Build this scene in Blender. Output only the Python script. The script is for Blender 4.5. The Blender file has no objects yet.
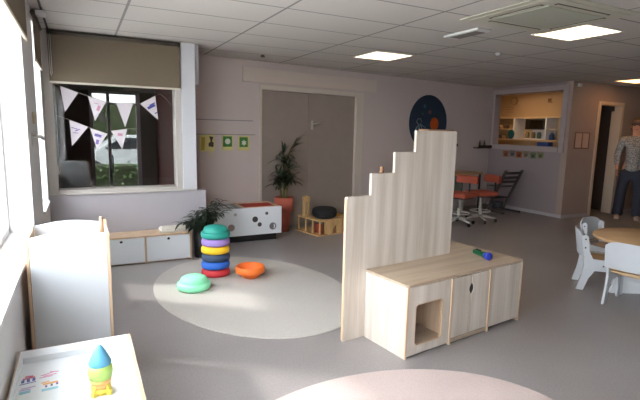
import bpy, bmesh, math, random
from mathutils import Vector, Matrix
random.seed(7)
PI = math.pi
S = bpy.context.scene
COL = S.collection

# ------------------------------------------------------------------ helpers
def lin(c):
    return tuple((v/12.92 if v <= .04045 else ((v+.055)/1.055)**2.4) for v in (x/255 for x in c)) + (1,)

MATS = {}
def mat(name, c, rough=.5, spec=.5, noise=0.0, nscale=20, metal=0, bump=0.0, emit=0):
    if name in MATS: return MATS[name]
    m = bpy.data.materials.new(name); m.use_nodes = True
    nt = m.node_tree; b = nt.nodes['Principled BSDF']
    b.inputs['Base Color'].default_value = lin(c); b.inputs['Roughness'].default_value = rough
    b.inputs['Specular IOR Level'].default_value = spec; b.inputs['Metallic'].default_value = metal
    if emit:
        b.inputs['Emission Color'].default_value = lin(c); b.inputs['Emission Strength'].default_value = emit
    if noise or bump:
        tc = nt.nodes.new('ShaderNodeTexCoord'); n = nt.nodes.new('ShaderNodeTexNoise')
        n.inputs['Scale'].default_value = nscale; n.inputs['Detail'].default_value = 4
        nt.links.new(tc.outputs['Object'], n.inputs['Vector'])
        if noise:
            r = nt.nodes.new('ShaderNodeValToRGB'); l = lin(c)
            r.color_ramp.elements[0].position = .3; r.color_ramp.elements[1].position = .7
            r.color_ramp.elements[0].color = tuple(v*(1-noise) for v in l[:3])+(1,)
            r.color_ramp.elements[1].color = tuple(min(1, v*(1+noise)) for v in l[:3])+(1,)
            nt.links.new(n.outputs['Fac'], r.inputs['Fac']); nt.links.new(r.outputs['Color'], b.inputs['Base Color'])
        if bump:
            bp = nt.nodes.new('ShaderNodeBump'); bp.inputs['Strength'].default_value = bump; bp.inputs['Distance'].default_value = .01
            nt.links.new(n.outputs['Fac'], bp.inputs['Height']); nt.links.new(bp.outputs['Normal'], b.inputs['Normal'])
    MATS[name] = m
    return m

def wood(name, c1, c2, axis='z', scale=14, rough=.45):
    """wood grain running along one local axis, with broad board streaks and fine grain"""
    if name in MATS: return MATS[name]
    m = bpy.data.materials.new(name); m.use_nodes = True
    nt = m.node_tree; b = nt.nodes['Principled BSDF']; b.inputs['Roughness'].default_value = rough
    tc = nt.nodes.new('ShaderNodeTexCoord'); mp = nt.nodes.new('ShaderNodeMapping')
    sc = [1, 1, 1]; sc['xyz'.index(axis)] = .05
    mp.inputs['Scale'].default_value = sc
    nt.links.new(tc.outputs['Object'], mp.inputs['Vector'])
    n1 = nt.nodes.new('ShaderNodeTexNoise'); n1.inputs['Scale'].default_value = scale; n1.inputs['Detail'].default_value = 3
    n2 = nt.nodes.new('ShaderNodeTexNoise'); n2.inputs['Scale'].default_value = scale*6; n2.inputs['Detail'].default_value = 5
    mx = nt.nodes.new('ShaderNodeMath'); mx.operation = 'MULTIPLY_ADD'; mx.inputs[1].default_value = .35
    nt.links.new(mp.outputs['Vector'], n1.inputs['Vector']); nt.links.new(mp.outputs['Vector'], n2.inputs['Vector'])
    nt.links.new(n2.outputs['Fac'], mx.inputs[0]); nt.links.new(n1.outputs['Fac'], mx.inputs[2])
    r = nt.nodes.new('ShaderNodeValToRGB'); r.color_ramp.elements[0].position = .5; r.color_ramp.elements[1].position = .9
    r.color_ramp.elements[0].color = lin(c1); r.color_ramp.elements[1].color = lin(c2)
    nt.links.new(mx.outputs[0], r.inputs['Fac']); nt.links.new(r.outputs['Color'], b.inputs['Base Color'])
    MATS[name] = m
    return m

def glass(name, ior=1.5, tint=(1, 1, 1, 1)):
    if name in MATS: return MATS[name]
    m = bpy.data.materials.new(name); m.use_nodes = True
    nt = m.node_tree; nt.nodes.clear()
    o = nt.nodes.new('ShaderNodeOutputMaterial'); mx = nt.nodes.new('ShaderNodeMixShader')
    f = nt.nodes.new('ShaderNodeFresnel'); ge = nt.nodes.new('ShaderNodeNewGeometry'); io = nt.nodes.new('ShaderNodeMix')
    io.inputs[2].default_value = ior; io.inputs[3].default_value = 1/ior      # same index on both faces of the thin pane
    nt.links.new(ge.outputs['Backfacing'], io.inputs[0]); nt.links.new(io.outputs[0], f.inputs['IOR'])
    t = nt.nodes.new('ShaderNodeBsdfTransparent'); t.inputs['Color'].default_value = tint
    g = nt.nodes.new('ShaderNodeBsdfGlossy'); g.inputs['Roughness'].default_value = 0.0
    nt.links.new(f.outputs[0], mx.inputs[0]); nt.links.new(t.outputs[0], mx.inputs[1]); nt.links.new(g.outputs[0], mx.inputs[2])
    nt.links.new(mx.outputs[0], o.inputs['Surface'])
    MATS[name] = m
    return m

class MB:
    """collects shapes into one bmesh"""
    def __init__(s): s.bm = bmesh.new()
    def _xf(s, vs, M):
        if M is not None:
            for v in vs: v.co = M @ v.co
    def box(s, x0, x1, y0, y1, z0, z1, bev=0, seg=2, M=None):
        b = bmesh.new(); bmesh.ops.create_cube(b, size=1)
        for v in b.verts:
            v.co = Vector(((x0+x1)/2+v.co.x*(x1-x0), (y0+y1)/2+v.co.y*(y1-y0), (z0+z1)/2+v.co.z*(z1-z0)))
        if bev: bmesh.ops.bevel(b, geom=b.edges[:], offset=bev, segments=seg, affect='EDGES', profile=.5)
        s._merge(b, M); return s
    def _merge(s, b, M=None):
        if M is not None: bmesh.ops.transform(b, matrix=M, verts=b.verts[:])
        me = bpy.data.meshes.new('t'); b.to_mesh(me); b.free(); s.bm.from_mesh(me); bpy.data.meshes.remove(me)
    def prism(s, pts, d0, d1, axis='y', bev=0, M=None):
        """polygon in the plane normal to axis (xz for y, xy for z, yz for x), extruded d0..d1"""
        b = bmesh.new()
        def P(p, d):
            return Vector((p[0], d, p[1])) if axis == 'y' else Vector((p[0], p[1], d)) if axis == 'z' else Vector((d, p[0], p[1]))
        a = [b.verts.new(P(p, d0)) for p in pts]; c = [b.verts.new(P(p, d1)) for p in pts]
        n = len(pts)
        b.faces.new(a); b.faces.new(c[::-1])
        for i in range(n): b.faces.new((a[i], c[i], c[(i+1) % n], a[(i+1) % n]))
        bmesh.ops.recalc_face_normals(b, faces=b.faces[:])
        if bev:
            es = [e for e in b.edges if len(e.link_faces) == 2 and e.calc_face_angle(0) > .6]
            bmesh.ops.bevel(b, geom=es, offset=bev, segments=2, affect='EDGES', profile=.5)
        s._merge(b, M); return s
    def ring_prism(s, outer, inner, d0, d1, axis='y', M=None):
        """plate with one hole: outer and inner loops with the same point count"""
        b = bmesh.new()
        def P(p, d):
            return Vector((p[0], d, p[1])) if axis == 'y' else Vector((p[0], p[1], d)) if axis == 'z' else Vector((d, p[0], p[1]))
        L = [[b.verts.new(P(p, d)) for p in loop] for loop in (outer, inner) for d in (d0, d1)]
        o0, o1, i0, i1 = L; n = len(outer)
        for k in range(n):
            j = (k+1) % n
            for q in ((o0[k], o0[j], i0[j], i0[k]), (o1[k], i1[k], i1[j], o1[j]), (o0[k], o1[k], o1[j], o0[j]), (i0[k], i0[j], i1[j], i1[k])):
                b.faces.new(q)
        bmesh.ops.recalc_face_normals(b, faces=b.faces[:])
        s._merge(b, M); return s
    def lathe(s, prof, n=32, c=(0, 0, 0), M=None, sq=(1, 1)):
        """profile [(r,z)...] turned about z; r=0 closes to a point"""
        b = bmesh.new(); rings = []
        for r, z in prof:
            if r <= 1e-6: rings.append([b.verts.new((c[0], c[1], c[2]+z))])
            else: rings.append([b.verts.new((c[0]+r*sq[0]*math.cos(2*PI*k/n), c[1]+r*sq[1]*math.sin(2*PI*k/n), c[2]+z)) for k in range(n)])
        for A, B in zip(rings, rings[1:]):
            for k in range(n):
                j = (k+1) % n
                if len(A) == 1 and len(B) == 1: continue
                if len(A) == 1: b.faces.new((A[0], B[j], B[k]))
                elif len(B) == 1: b.faces.new((A[k], A[j], B[0]))
                else: b.faces.new((A[k], A[j], B[j], B[k]))
        if len(rings[0]) > 1 and rings[0] is not rings[-1] and prof[0] != prof[-1]: b.faces.new(rings[0][::-1])
        if len(rings[-1]) > 1 and prof[0] != prof[-1]: b.faces.new(rings[-1])
        bmesh.ops.recalc_face_normals(b, faces=b.faces[:])
        for f in b.faces: f.smooth = True
        s._merge(b, M); return s
    def tube(s, pts, r, n=10, M=None, closed=False):
        pts = [Vector(p) for p in pts]; b = bmesh.new(); rings = []
        R = r if isinstance(r, (list, tuple)) else [r]*len(pts)
        for i, p in enumerate(pts):
            if closed: t = pts[(i+1) % len(pts)]-pts[i-1]
            else: t = (pts[min(i+1, len(pts)-1)]-pts[max(i-1, 0)])
            t.normalize()
            u = t.cross(Vector((0, 0, 1)) if abs(t.z) < .95 else Vector((1, 0, 0))).normalized(); w = t.cross(u)
            rings.append([b.verts.new(p+(u*math.cos(2*PI*k/n)+w*math.sin(2*PI*k/n))*R[i]) for k in range(n)])
        m = len(rings)
        for i in range(m if closed else m-1):
            A, B = rings[i], rings[(i+1) % m]
            for k in range(n): b.faces.new((A[k], A[(k+1) % n], B[(k+1) % n], B[k]))
        if not closed: b.faces.new(rings[0][::-1]); b.faces.new(rings[-1])
        bmesh.ops.recalc_face_normals(b, faces=b.faces[:])
        for f in b.faces: f.smooth = len(f.verts) == 4
        s._merge(b, M); return s
    def ball(s, c, rx, ry=None, rz=None, seg=20, M=None):
        b = bmesh.new(); bmesh.ops.create_uvsphere(b, u_segments=seg, v_segments=max(6, seg//2), radius=1)
        ry = ry or rx; rz = rz or rx
        for v in b.verts: v.co = Vector((c[0]+v.co.x*rx, c[1]+v.co.y*ry, c[2]+v.co.z*rz))
        for f in b.faces: f.smooth = True
        s._merge(b, M); return s
    def leaf(s, base, az, length, width, rise, droop, segs=6, fold=.25):
        """an arching strap leaf with a real midrib fold, tapering to a point"""
        b = bmesh.new(); d = Vector((math.cos(az), math.sin(az), 0)); side = Vector((-d.y, d.x, 0)); rows = []
        base = Vector(base)
        for i in range(segs+1):
            t = i/segs
            c = base+d*(length*math.cos(rise)*t*(1-.15*droop*t))+Vector((0, 0, length*(math.sin(rise)*t-droop*t*t)))
            w = width*(math.sin(PI*min(1, .12+.88*t)))**.7*.5+.0006
            up = Vector((0, 0, fold*w))
            rows.append([b.verts.new(c-side*w+up), b.verts.new(c), b.verts.new(c+side*w+up)])
        for A, B in zip(rows, rows[1:]):
            for k in (0, 1): b.faces.new((A[k], A[k+1], B[k+1], B[k]))
        for f in b.faces: f.smooth = True
        s._merge(b); return s
    def build(s, name, m, parent=None, smooth=None):
        me = bpy.data.meshes.new(name); s.bm.to_mesh(me); s.bm.free()
        for x in (m if isinstance(m, list) else [m]): me.materials.append(x)
        o = bpy.data.objects.new(name, me); COL.objects.link(o)
        if parent is not None: o.parent = parent
        return o

def tag(o, label=None, cat=None, group=None, kind=None):
    if label: o['label'] = label
    if cat: o['category'] = cat
    if group: o['group'] = group
    if kind: o['kind'] = kind
    return o
def thing(name, label, cat, loc=(0, 0, 0), rz=0, group=None):
    o = bpy.data.objects.new(name, None); COL.objects.link(o); o.empty_display_size = .05
    o.location = loc; o.rotation_euler = (0, 0, rz)
    return tag(o, label, cat, group)
def place(o, loc, rz=0): o.location = loc; o.rotation_euler = (0, 0, rz); return o
def struct(name, mb, m, loc=(0, 0, 0), rz=0, label=None, parent=None):
    o = mb.build(name, m, parent); place(o, loc, rz)
    if parent is None: o['kind'] = 'structure'
    if label: o['label'] = label
    return o
def dup(root, loc, rz, label=None, group=None):
    def cp(o, par):
        c = o.copy(); COL.objects.link(c); c.parent = par
        for ch in o.children: cp(ch, c)
        return c
    r = cp(root, None); r.location = loc; r.rotation_euler = (0, 0, rz)
    if label: r['label'] = label
    if group: r['group'] = group
    return r
def rrect(x0, x1, z0, z1, r, n=6):
    pts = []
    for cx, cz, a0 in ((x1-r, z0+r, -PI/2), (x1-r, z1-r, 0), (x0+r, z1-r, PI/2), (x0+r, z0+r, PI)):
        for k in range(n+1):
            a = a0+PI/2*k/n; pts.append((cx+r*math.cos(a), cz+r*math.sin(a)))
    return pts
def rect_like(x0, x1, z0, z1, n=6):
    return rrect(x0, x1, z0, z1, .0005, n)
def disc(cx, cz, r, n=28): return [(cx+r*math.cos(2*PI*k/n), cz+r*math.sin(2*PI*k/n)) for k in range(n)]

# ------------------------------------------------------------------ materials
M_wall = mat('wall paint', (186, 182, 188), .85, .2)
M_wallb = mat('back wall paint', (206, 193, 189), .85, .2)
M_ceilbar = None
M_white = mat('white laminate', (226, 230, 234), .4)
M_whitep = mat('white paint', (222, 222, 222), .5)
M_frame = mat('window frame paint', (196, 190, 184), .5)
M_pillar = mat('pillar paint', (216, 217, 222), .5)
M_door = mat('door laminate', (154, 142, 134), .5, noise=.03, nscale=6)
M_doorframe = mat('door frame paint', (212, 202, 190), .5)
M_blind = mat('blind cloth', (126, 114, 98), .9, .1, noise=.04, nscale=120)
M_birch = wood('birch edge', (196, 166, 136), (216, 190, 162), 'z', 20)
M_oakz = wood('pale oak upright', (195, 183, 169), (225, 216, 206), 'z', 12)
M_oakx = wood('pale oak lengthwise', (172, 152, 130), (198, 180, 158), 'x', 14)
M_pine = wood('toy pine', (205, 165, 110), (228, 192, 140), 'z', 20)
M_black = mat('black plastic', (22, 22, 24), .5)
M_dark = mat('dark metal', (40, 40, 42), .4, metal=.4)
M_chrome = mat('brushed steel', (206, 204, 200), .35, metal=.3)
M_glass = glass('window glass', 1.45)
M_glassi = glass('internal glass', 1.6)

def floor_mat():
    m = bpy.data.materials.new('vinyl floor'); m.use_nodes = True; nt = m.node_tree; b = nt.nodes['Principled BSDF']
    tc = nt.nodes.new('ShaderNodeTexCoord')
    n1 = nt.nodes.new('ShaderNodeTexNoise'); n1.inputs['Scale'].default_value = 70; n1.inputs['Detail'].default_value = 6
    n2 = nt.nodes.new('ShaderNodeTexNoise'); n2.inputs['Scale'].default_value = 1.6; n2.inputs['Detail'].default_value = 3
    ad = nt.nodes.new('ShaderNodeMath'); ad.operation = 'MULTIPLY_ADD'; ad.inputs[1].default_value = .5
    for n in (n1, n2): nt.links.new(tc.outputs['Object'], n.inputs['Vector'])
    nt.links.new(n2.outputs['Fac'], ad.inputs[0]); nt.links.new(n1.outputs['Fac'], ad.inputs[2])
    r = nt.nodes.new('ShaderNodeValToRGB'); r.color_ramp.elements[0].position = .5; r.color_ramp.elements[1].position = 1
    r.color_ramp.elements[0].color = lin((142, 137, 136)); r.color_ramp.elements[1].color = lin((158, 152, 150))
    nt.links.new(ad.outputs[0], r.inputs['Fac']); nt.links.new(r.outputs['Color'], b.inputs['Base Color'])
    b.inputs['Roughness'].default_value = .32; b.inputs['Specular IOR Level'].default_value = .5
    return m
def ceil_mat():
    m = bpy.data.materials.new('ceiling tiles'); m.use_nodes = True; nt = m.node_tree; b = nt.nodes['Principled BSDF']
    b.inputs['Roughness'].default_value = .9; b.inputs['Specular IOR Level'].default_value = .1
    tc = nt.nodes.new('ShaderNodeTexCoord'); sp = nt.nodes.new('ShaderNodeSeparateXYZ'); nt.links.new(tc.outputs['Object'], sp.inputs[0])
    outs = []
    for ax, off, step, w in ((0, .40, 1.14, .022), (1, 4.235, .585, .02)):
        a = nt.nodes.new('ShaderNodeMath'); a.operation = 'SUBTRACT'; a.inputs[1].default_value = off-50*step; nt.links.new(sp.outputs[ax], a.inputs[0])
        f = nt.nodes.new('ShaderNodeMath'); f.operation = 'PINGPONG'; f.inputs[1].default_value = step/2; nt.links.new(a.outputs[0], f.inputs[0])
        l = nt.nodes.new('ShaderNodeMath'); l.operation = 'LESS_THAN'; l.inputs[1].default_value = w/2; nt.links.new(f.outputs[0], l.inputs[0])
        outs.append(l)
    mx = nt.nodes.new('ShaderNodeMath'); mx.operation = 'MAXIMUM'; nt.links.new(outs[0].outputs[0], mx.inputs[0]); nt.links.new(outs[1].outputs[0], mx.inputs[1])
    n = nt.nodes.new('ShaderNodeTexNoise'); n.inputs['Scale'].default_value = 90; nt.links.new(tc.outputs['Object'], n.inputs['Vector'])
    r = nt.nodes.new('ShaderNodeValToRGB'); r.color_ramp.elements[0].color = lin((202, 196, 191)); r.color_ramp.elements[1].color = lin((219, 213, 208))
    nt.links.new(n.outputs['Fac'], r.inputs['Fac'])
    c = nt.nodes.new('ShaderNodeMix'); c.data_type = 'RGBA'; nt.links.new(mx.outputs[0], c.inputs[0]); nt.links.new(r.outputs['Color'], c.inputs[6]); c.inputs[7].default_value = lin((150, 147, 144))
    nt.links.new(c.outputs[2], b.inputs['Base Color'])
    return m
M_floor, M_ceil = floor_mat(), ceil_mat()

CE = 2.49           # ceiling height; these and the object positions were unprojected from image pixels
XL = -.318          # inner face of the window wall
YF = 5.72           # wall with the internal window
XR = 7.876          # wall with the serving hatch
YP = 5.527          # passage wall on the far right
P0, RZ = (2.073, 6.54, 0), math.radians(8.0)     # wall with the double door turned askew to fit the lens-distorted image

# ------------------------------------------------------------------ room shell
struct('floor', MB().box(-.7, 12.2, -3.2, 10.2, -.1, 0), M_floor)
struct('ceiling', MB().box(-.7, 12.2, -3.2, 10.2, CE, CE+.12), M_ceil)
W1 = (-1.6, 3.80, .765, 2.40); W2 = (4.78, 5.48, .745, 2.40)
w = MB()
w.box(XL-.28, XL, -3.1, 9.0, 0, .745)
w.box(XL-.28, XL, -3.1, 9.0, 2.40, CE)
w.box(XL-.28, XL, -3.1, W1[0], .745, 2.40).box(XL-.28, XL, W1[1], W2[0], .745, 2.40).box(XL-.28, XL, W2[1], 9.0, .745, 2.40)
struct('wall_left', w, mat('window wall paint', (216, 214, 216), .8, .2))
# window 1: frame, pane, sill
for nm, (y0, y1, z0, z1), mull in (('window_1', W1, (-.2, 1.1, 2.4)), ('window_2', W2, ())):
    f = MB(); fx0, fx1 = XL-.20, XL-.145
    f.box(fx0, fx1, y0, y1, z0, z0+.05, .004).box(fx0, fx1, y0, y1, z1-.05, z1, .004)
    f.box(fx0, fx1, y0, y0+.05, z0, z1, .004).box(fx0, fx1, y1-.03, y1, z0, z1, .004)
    for y in mull: f.box(fx0, fx1, y-.03, y+.03, z0, z1, .004)
    o = struct(nm, f, M_whitep)
    p = MB().box(XL-.18, XL-.174, y0+.02, y1-.02, z0+.03, z1-.03).build('pane', M_glass, o)
    s_ = MB().box(XL-.15, XL+.02, y0-.0, y1+.0, z0-.018, z0+.006, .004).build('window_sill', M_whitep, o)
# jamb lining of the window recesses (white reveals)
struct('trim_1', MB().box(XL-.145, XL+.004, W1[1]-.008, W1[1]+.0, W1[2], W1[3]).box(XL-.145, XL+.004, W2[1]-.008, W2[1], W2[2], W2[3]), M_whitep)

# wall with the internal window, corridor behind it
XE = 1.30
w = MB().box(XL, 1.36, YF, YF+.23, 0, .765)
w.box(XL, XE, YF+.02, YF+.23, 2.02, CE)
struct('wall_front', w, M_wall)
f = MB(); gx0, gx1, gz0, gz1 = -.226, 1.018, .822, 1.985
f.box(XL+.001, gx0, YF-.012, YF+.20, .78, CE-.001, .004).box(gx1, 1.085, YF-.012, YF+.20, .78, 2.02, .004)
f.box(gx0, gx1, YF-.012, YF+.20, .78, gz0, .004).box(gx0, gx1, YF-.012, YF+.20, gz1, 2.02, .004)
f.box(XL+.001, 1.25, YF-.022, YF+.2, .766, .782, .004)
o = struct('window_3', f, M_frame)
MB().box(gx0, gx1, YF+.10, YF+.106, gz0, gz1).build('pane', M_glassi, o)
struct('trim_2', MB().box(1.086, 1.248, YF-.03, YF+.23, .784, CE-.001, .006), M_pillar, label='pale upright post beside the internal window')
M_corr = mat('corridor paint', (74, 66, 62), .8); M_corrb = mat('corridor maroon', (128, 62, 54), .7)
struct('wall_corridor_side', MB().box(1.19, 1.29, YF+.23, 9.0, 0, CE), M_corrb)
struct('wall_corridor_lining', MB().box(XL, XL+.012, YF+.24, 8.5, 0, CE), M_corr)
DX0, DX1, DZ = .16, .93, 2.08
w = MB().box(XL, DX0, 8.5, 8.62, 0, CE).box(DX1, 1.19, 8.5, 8.62, 0, CE).box(DX0, DX1, 8.5, 8.62, DZ, CE)
struct('wall_corridor_end', w, M_corr)
f = MB(); fm = mat('corridor door frame', (150, 138, 146), .5)
f.box(DX0, DX0+.05, 8.49, 8.58, 0, DZ).box(DX1-.06, DX1, 8.49, 8.58, 0, DZ).box(DX0, DX1, 8.49, 8.58, DZ-.04, DZ).box(.42, .465, 8.47, 8.58, 0, DZ).box(DX0, DX1, 8.5, 8.57, 0, .1).box(DX0, DX1, 8.5, 8.57, 1.87, 1.90)
o = struct('door_3', f, fm)
MB().box(DX0+.02, DX1-.02, 8.535, 8.541, .05, DZ-.02).build('pane', glass('dimming glass', 1.45, (.36, .37, .36, 1)), o)  # dark tint added to the pane to dim the overbright outdoors
MB().box(.47, .49, 8.44, 8.49, .75, 1.05, .006).box(.47, .49, 8.47, 8.51, .76, .78).box(.47, .49, 8.47, 8.51, 1.02, 1.04).build('door_handle', M_dark, o)

# outdoors
M_pave = mat('pale paving', (200, 200, 196), .9, noise=.05, nscale=3)
struct('ground_outside', MB().box(-30, -.72, -14, 34, -.25, -.12).box(-.72, 14, 10.22, 34, -.25, -.12).box(-.72, 14, -14, -3.22, -.25, -.12), M_pave)

# wall with the double door
def onwall(t, off, z=0):
    return (P0[0]+t*math.cos(RZ)-off*math.sin(RZ), P0[1]+t*math.sin(RZ)+off*math.cos(RZ), z)
DT0, DT1, DTZ = .325, 2.115, 2.10
w = MB().box(-.80, DT0, 0, .14, 0, CE).box(DT1, 6.0, 0, .14, 0, CE).box(DT0, DT1, 0, .14, DTZ, CE)
struct('wall_back', w, M_wallb, P0, RZ)
struct('wall_light_stop', MB().box(-.7, 6.0, .9, 1.0, 0, CE), M_wallb, P0, RZ)  # unseen wall added to keep daylight from leaking under the double door
f = MB().box(DT0-.04, DT0+.006, -.015, .145, 0, DTZ+.05, .004).box(DT1-.006, DT1+.075, -.022, .145, 0, DTZ+.06, .004).box(DT1+.075, DT1+.16, -.010, .0, 0, DTZ+.06, .004).box(DT0-.04, DT1+.16, -.018, .144, DTZ-.006, DTZ+.06, .004)
o = struct('door_1', f, M_doorframe, P0, RZ)
for x0, x1 in ((DT0+.007, 1.1685), (1.1715, DT1-.007)):
    MB().box(x0, x1, .03, .075, .001, DTZ-.007, .002).build('door_leaf', M_door, o)
h = MB().box(1.225, 1.265, .018, .03, 1.53, 1.67, .004).tube([(1.245, .02, 1.62), (1.245, -.03, 1.62), (1.255, -.035, 1.62), (1.37, -.035, 1.635)], .009).tube([(1.245, .02, 1.56), (1.245, .0, 1.56)], .012)
h.build('door_handle', M_chrome, o)
struct('trim_3', MB().box(.017, 2.53, -.035, -.001, 2.185, 2.385, .004), mat('beam paint', (214, 200, 190), .6), P0, RZ, label='long pale board mounted above the double door')
struct('trim_4', MB().box(-.68, .18, -.014, -.001, 1.628, 1.642, .002), mat('rail grey', (150, 146, 140), .5), P0, RZ, label='thin upper picture rail')

# right hand wall with the serving hatch
HY0, HY1, HZ0, HZ1 = 5.70, 7.265, 1.30, 2.345
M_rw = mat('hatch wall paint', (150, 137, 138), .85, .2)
w = MB().box(XR+.001, XR+.14, YP+.12, 7.6, 0, HZ0).box(XR+.001, XR+.14, YP+.12, 7.6, HZ1, CE).box(XR+.001, XR+.14, YP+.12, HY0, HZ0, HZ1).box(XR, XR+.14, HY1, 7.6, HZ0, HZ1)
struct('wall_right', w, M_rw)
M_hf = mat('hatch frame paint', (168, 154, 152), .6)
f = MB().box(XR-.02, XR+.15, HY0-.10, HY0+.006, HZ0-.09, HZ1+.09, .004).box(XR-.02, XR+.15, HY1-.006, HY1+.05, HZ0-.09, HZ1+.09, .004)
f.box(XR-.019, XR+.149, HY0+.002, HY1-.002, HZ1-.006, HZ1+.089, .004).box(XR-.03, XR+.149, HY0+.002, HY1-.002, HZ0-.089, HZ0+.006, .004)
struct('window_4', f, M_hf)
M_bb = mat('baseboard paint', (178, 170, 174), .6)
struct('baseboard_right', MB().box(XR-.012, XR, YP-.012, 7.28, 0, .06), M_bb)
# passage wall with the open door
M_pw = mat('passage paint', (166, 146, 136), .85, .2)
D2 = (8.715, 9.37, 2.11)
w = MB().box(XR+.0, D2[0], YP, YP+.12, 0, CE).box(D2[1], 12.1, YP, YP+.12, 0, CE).box(D2[0], D2[1], YP, YP+.12, D2[2], CE)
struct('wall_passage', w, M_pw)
struct('baseboard_passage', MB().box(XR, D2[0]-.07, YP-.012, YP, 0, .06).box(D2[1]+.07, 12.0, YP-.012, YP, 0, .06), M_bb)
M_d2f = mat('passage door frame', (206, 184, 160), .5)
f = MB().box(D2[0]-.07, D2[0]+.006, YP-.015, YP+.125, 0, D2[2]+.06, .004).box(D2[1]-.006, D2[1]+.07, YP-.015, YP+.125, 0, D2[2]+.06, .004).box(D2[1]-.006, D2[1]+.04, YP+.12, YP+.18, 0, D2[2]-.10, .004).box(D2[0]+.002, D2[1]-.002, YP-.014, YP+.124, D2[2]-.006, D2[2]+.059, .004)
o = struct('door_2', f, M_d2f)
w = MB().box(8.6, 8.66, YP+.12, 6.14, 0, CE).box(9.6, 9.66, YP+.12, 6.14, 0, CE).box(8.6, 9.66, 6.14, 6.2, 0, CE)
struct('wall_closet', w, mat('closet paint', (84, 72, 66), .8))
# kitchen behind the hatch
M_kw = mat('kitchen paint', (190, 160, 122), .8, .2)
struct('wall_kitchen_back', MB().box(9.66, 9.78, YP+.12, 9.6, 0, CE), M_kw)
struct('wall_kitchen_side', MB().box(XR+.14, 9.66, 9.5, 9.6, 0, CE).box(XR+.02, XR+.14, 7.6, 9.6, 0, CE).box(XR+.14, 8.6, YP+.12, YP+.14, 0, CE), M_kw)
# the rest of the room, behind and beside the camera
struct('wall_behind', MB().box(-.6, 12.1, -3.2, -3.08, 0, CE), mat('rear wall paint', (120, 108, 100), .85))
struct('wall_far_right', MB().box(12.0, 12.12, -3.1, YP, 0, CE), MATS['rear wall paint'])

# ------------------------------------------------------------------ outdoors seen through the corridor door
def hedge(name, label, x0, x1, y0, y1, z1, seed, group=None):
    rnd = random.Random(seed); t = thing(name, label, 'hedge', ((x0+x1)/2, (y0+y1)/2, -.12), 0, group)
    cx, cy = (x1-x0)/2, (y1-y0)/2
    core = MB().box(-cx*.92, cx*.92, -cy*.85, cy*.85, 0, (z1+.12)*.93, .08)
    core.build('branches', mat('hedge twigs', (58, 66, 40), .9, noise=.3, nscale=8), t)
    lf = MB()
    for _ in range(900):
        x, y, z = rnd.uniform(-cx, cx), -cy+rnd.uniform(-.08, .08), rnd.uniform(.02, z1+.12)
        lf.leaf((x, y, z), rnd.uniform(-PI, 0), rnd.uniform(.08, .16), .06, rnd.uniform(-.3, .9), .3, 3)
    lf.build('foliage', mat('hedge leaves', (110, 138, 84), .6, noise=.3, nscale=5), t)
    return t
hedge('hedge', 'low clipped green hedge outside the corridor glass door', -1.5, 4.0, 12.5, 13.1, .62, 3)
hedge('hedge', 'tall green hedge far behind the low one outside the glass door', -2.5, 6.5, 20, 21, 2.6, 4)
# pale parked car between the hedges
ct = thing('car', 'pale parked car beyond the low hedge outside', 'car', (1.6, 16.2, -.12))
MB().prism([(-2, .3), (-2.05, .7), (-1.2, .9), (-.6, 1.35), (.8, 1.38), (1.5, .95), (2.05, .85), (2.1, .35)], -.8, .8, 'y', .05).build('body', mat('car paint', (205, 206, 210), .3), ct)
for sx in (-1.3, 1.3):
    for sy in (-.75, .75):
        MB().lathe([(0, -.09), (.3, -.09), (.32, 0), (.3, .09), (0, .09)], 20, M=Matrix.Translation((sx, sy, .32)) @ Matrix.Rotation(PI/2, 4, 'X')).build('wheel', M_black, ct)
MB().prism([(-.95, .95), (-.52, 1.28), (.72, 1.31), (1.2, .98)], -.815, .815, 'y').build('side_window', mat('car glass', (40, 46, 52), .1), ct)

# ------------------------------------------------------------------ blinds, rail, handles on the windows
def blind(name, label, x0, x1, z0, z1, loc, rz, chain=True):
    t = thing(name, label, 'roller blind', loc, rz)
    MB().box(x0, x1, -.004, .0, z0+.02, z1-.02).build('blind_cloth', M_blind, t)
    MB().box(x0, x1, -.012, .006, z0, z0+.022, .004).build('bottom_bar', mat('blind bar', (214, 206, 190), .5), t)
    MB().tube([(x0, -.01, z1-.02), (x1, -.01, z1-.02)], .022, 14).build('roller', mat('blind roller', (92, 84, 74), .6), t)
    if chain:
        c = MB().tube([(x0+.012, -.03, z1-.04), (x0+.012, -.03, z0+.1), (x0+.02, -.03, z0+.07), (x0+.028, -.03, z0+.1), (x0+.028, -.03, z1-.04)], .003, 6)
        c.build('chain', M_whitep, t)
    return t
blind('roller_blind', 'beige roller blind half lowered over the internal window with the bunting', -.245, 1.075, 1.948, 2.475, (0, YF-.035, 0), 0)
# along the window wall: local x runs along -Y... rz=-90deg keeps the cloth facing the room
t = thing('roller_blind', 'beige roller blind above the large bright window, nearest the camera', 'roller blind', (XL+.03, 0, 0), PI/2)
MB().box(-1.65, 3.93, 0, .004, 2.105, 2.455).build('blind_cloth', M_blind, t)
MB().box(-1.65, 3.93, -.006, .012, 2.085, 2.108, .004).build('bottom_bar', MATS['blind bar'], t)
MB().tube([(-1.65, -.0, 2.455), (3.93, -.0, 2.455)], .022, 14).build('roller', MATS['blind roller'], t)
t = thing('roller_blind', 'narrow beige roller blind above the corner window', 'roller blind', (XL+.02, 0, 0), PI/2)
MB().box(4.74, 5.53, 0, .004, 2.07, 2.45).build('blind_cloth', M_blind, t)
MB().box(4.74, 5.53, -.006, .010, 2.05, 2.072, .004).build('bottom_bar', MATS['blind bar'], t)
MB().tube([(4.74, -.0, 2.45), (5.53, -.0, 2.45)], .02, 14).build('roller', MATS['blind roller'], t)
t = thing('curtain_rail', 'black ceiling rail with white end bracket above the corner window', 'rail', (-.235, 4.0, CE))
MB().box(-.008, .008, -.6, 1.62, -.018, -.001, .002).build('rail', M_black, t)
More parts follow.
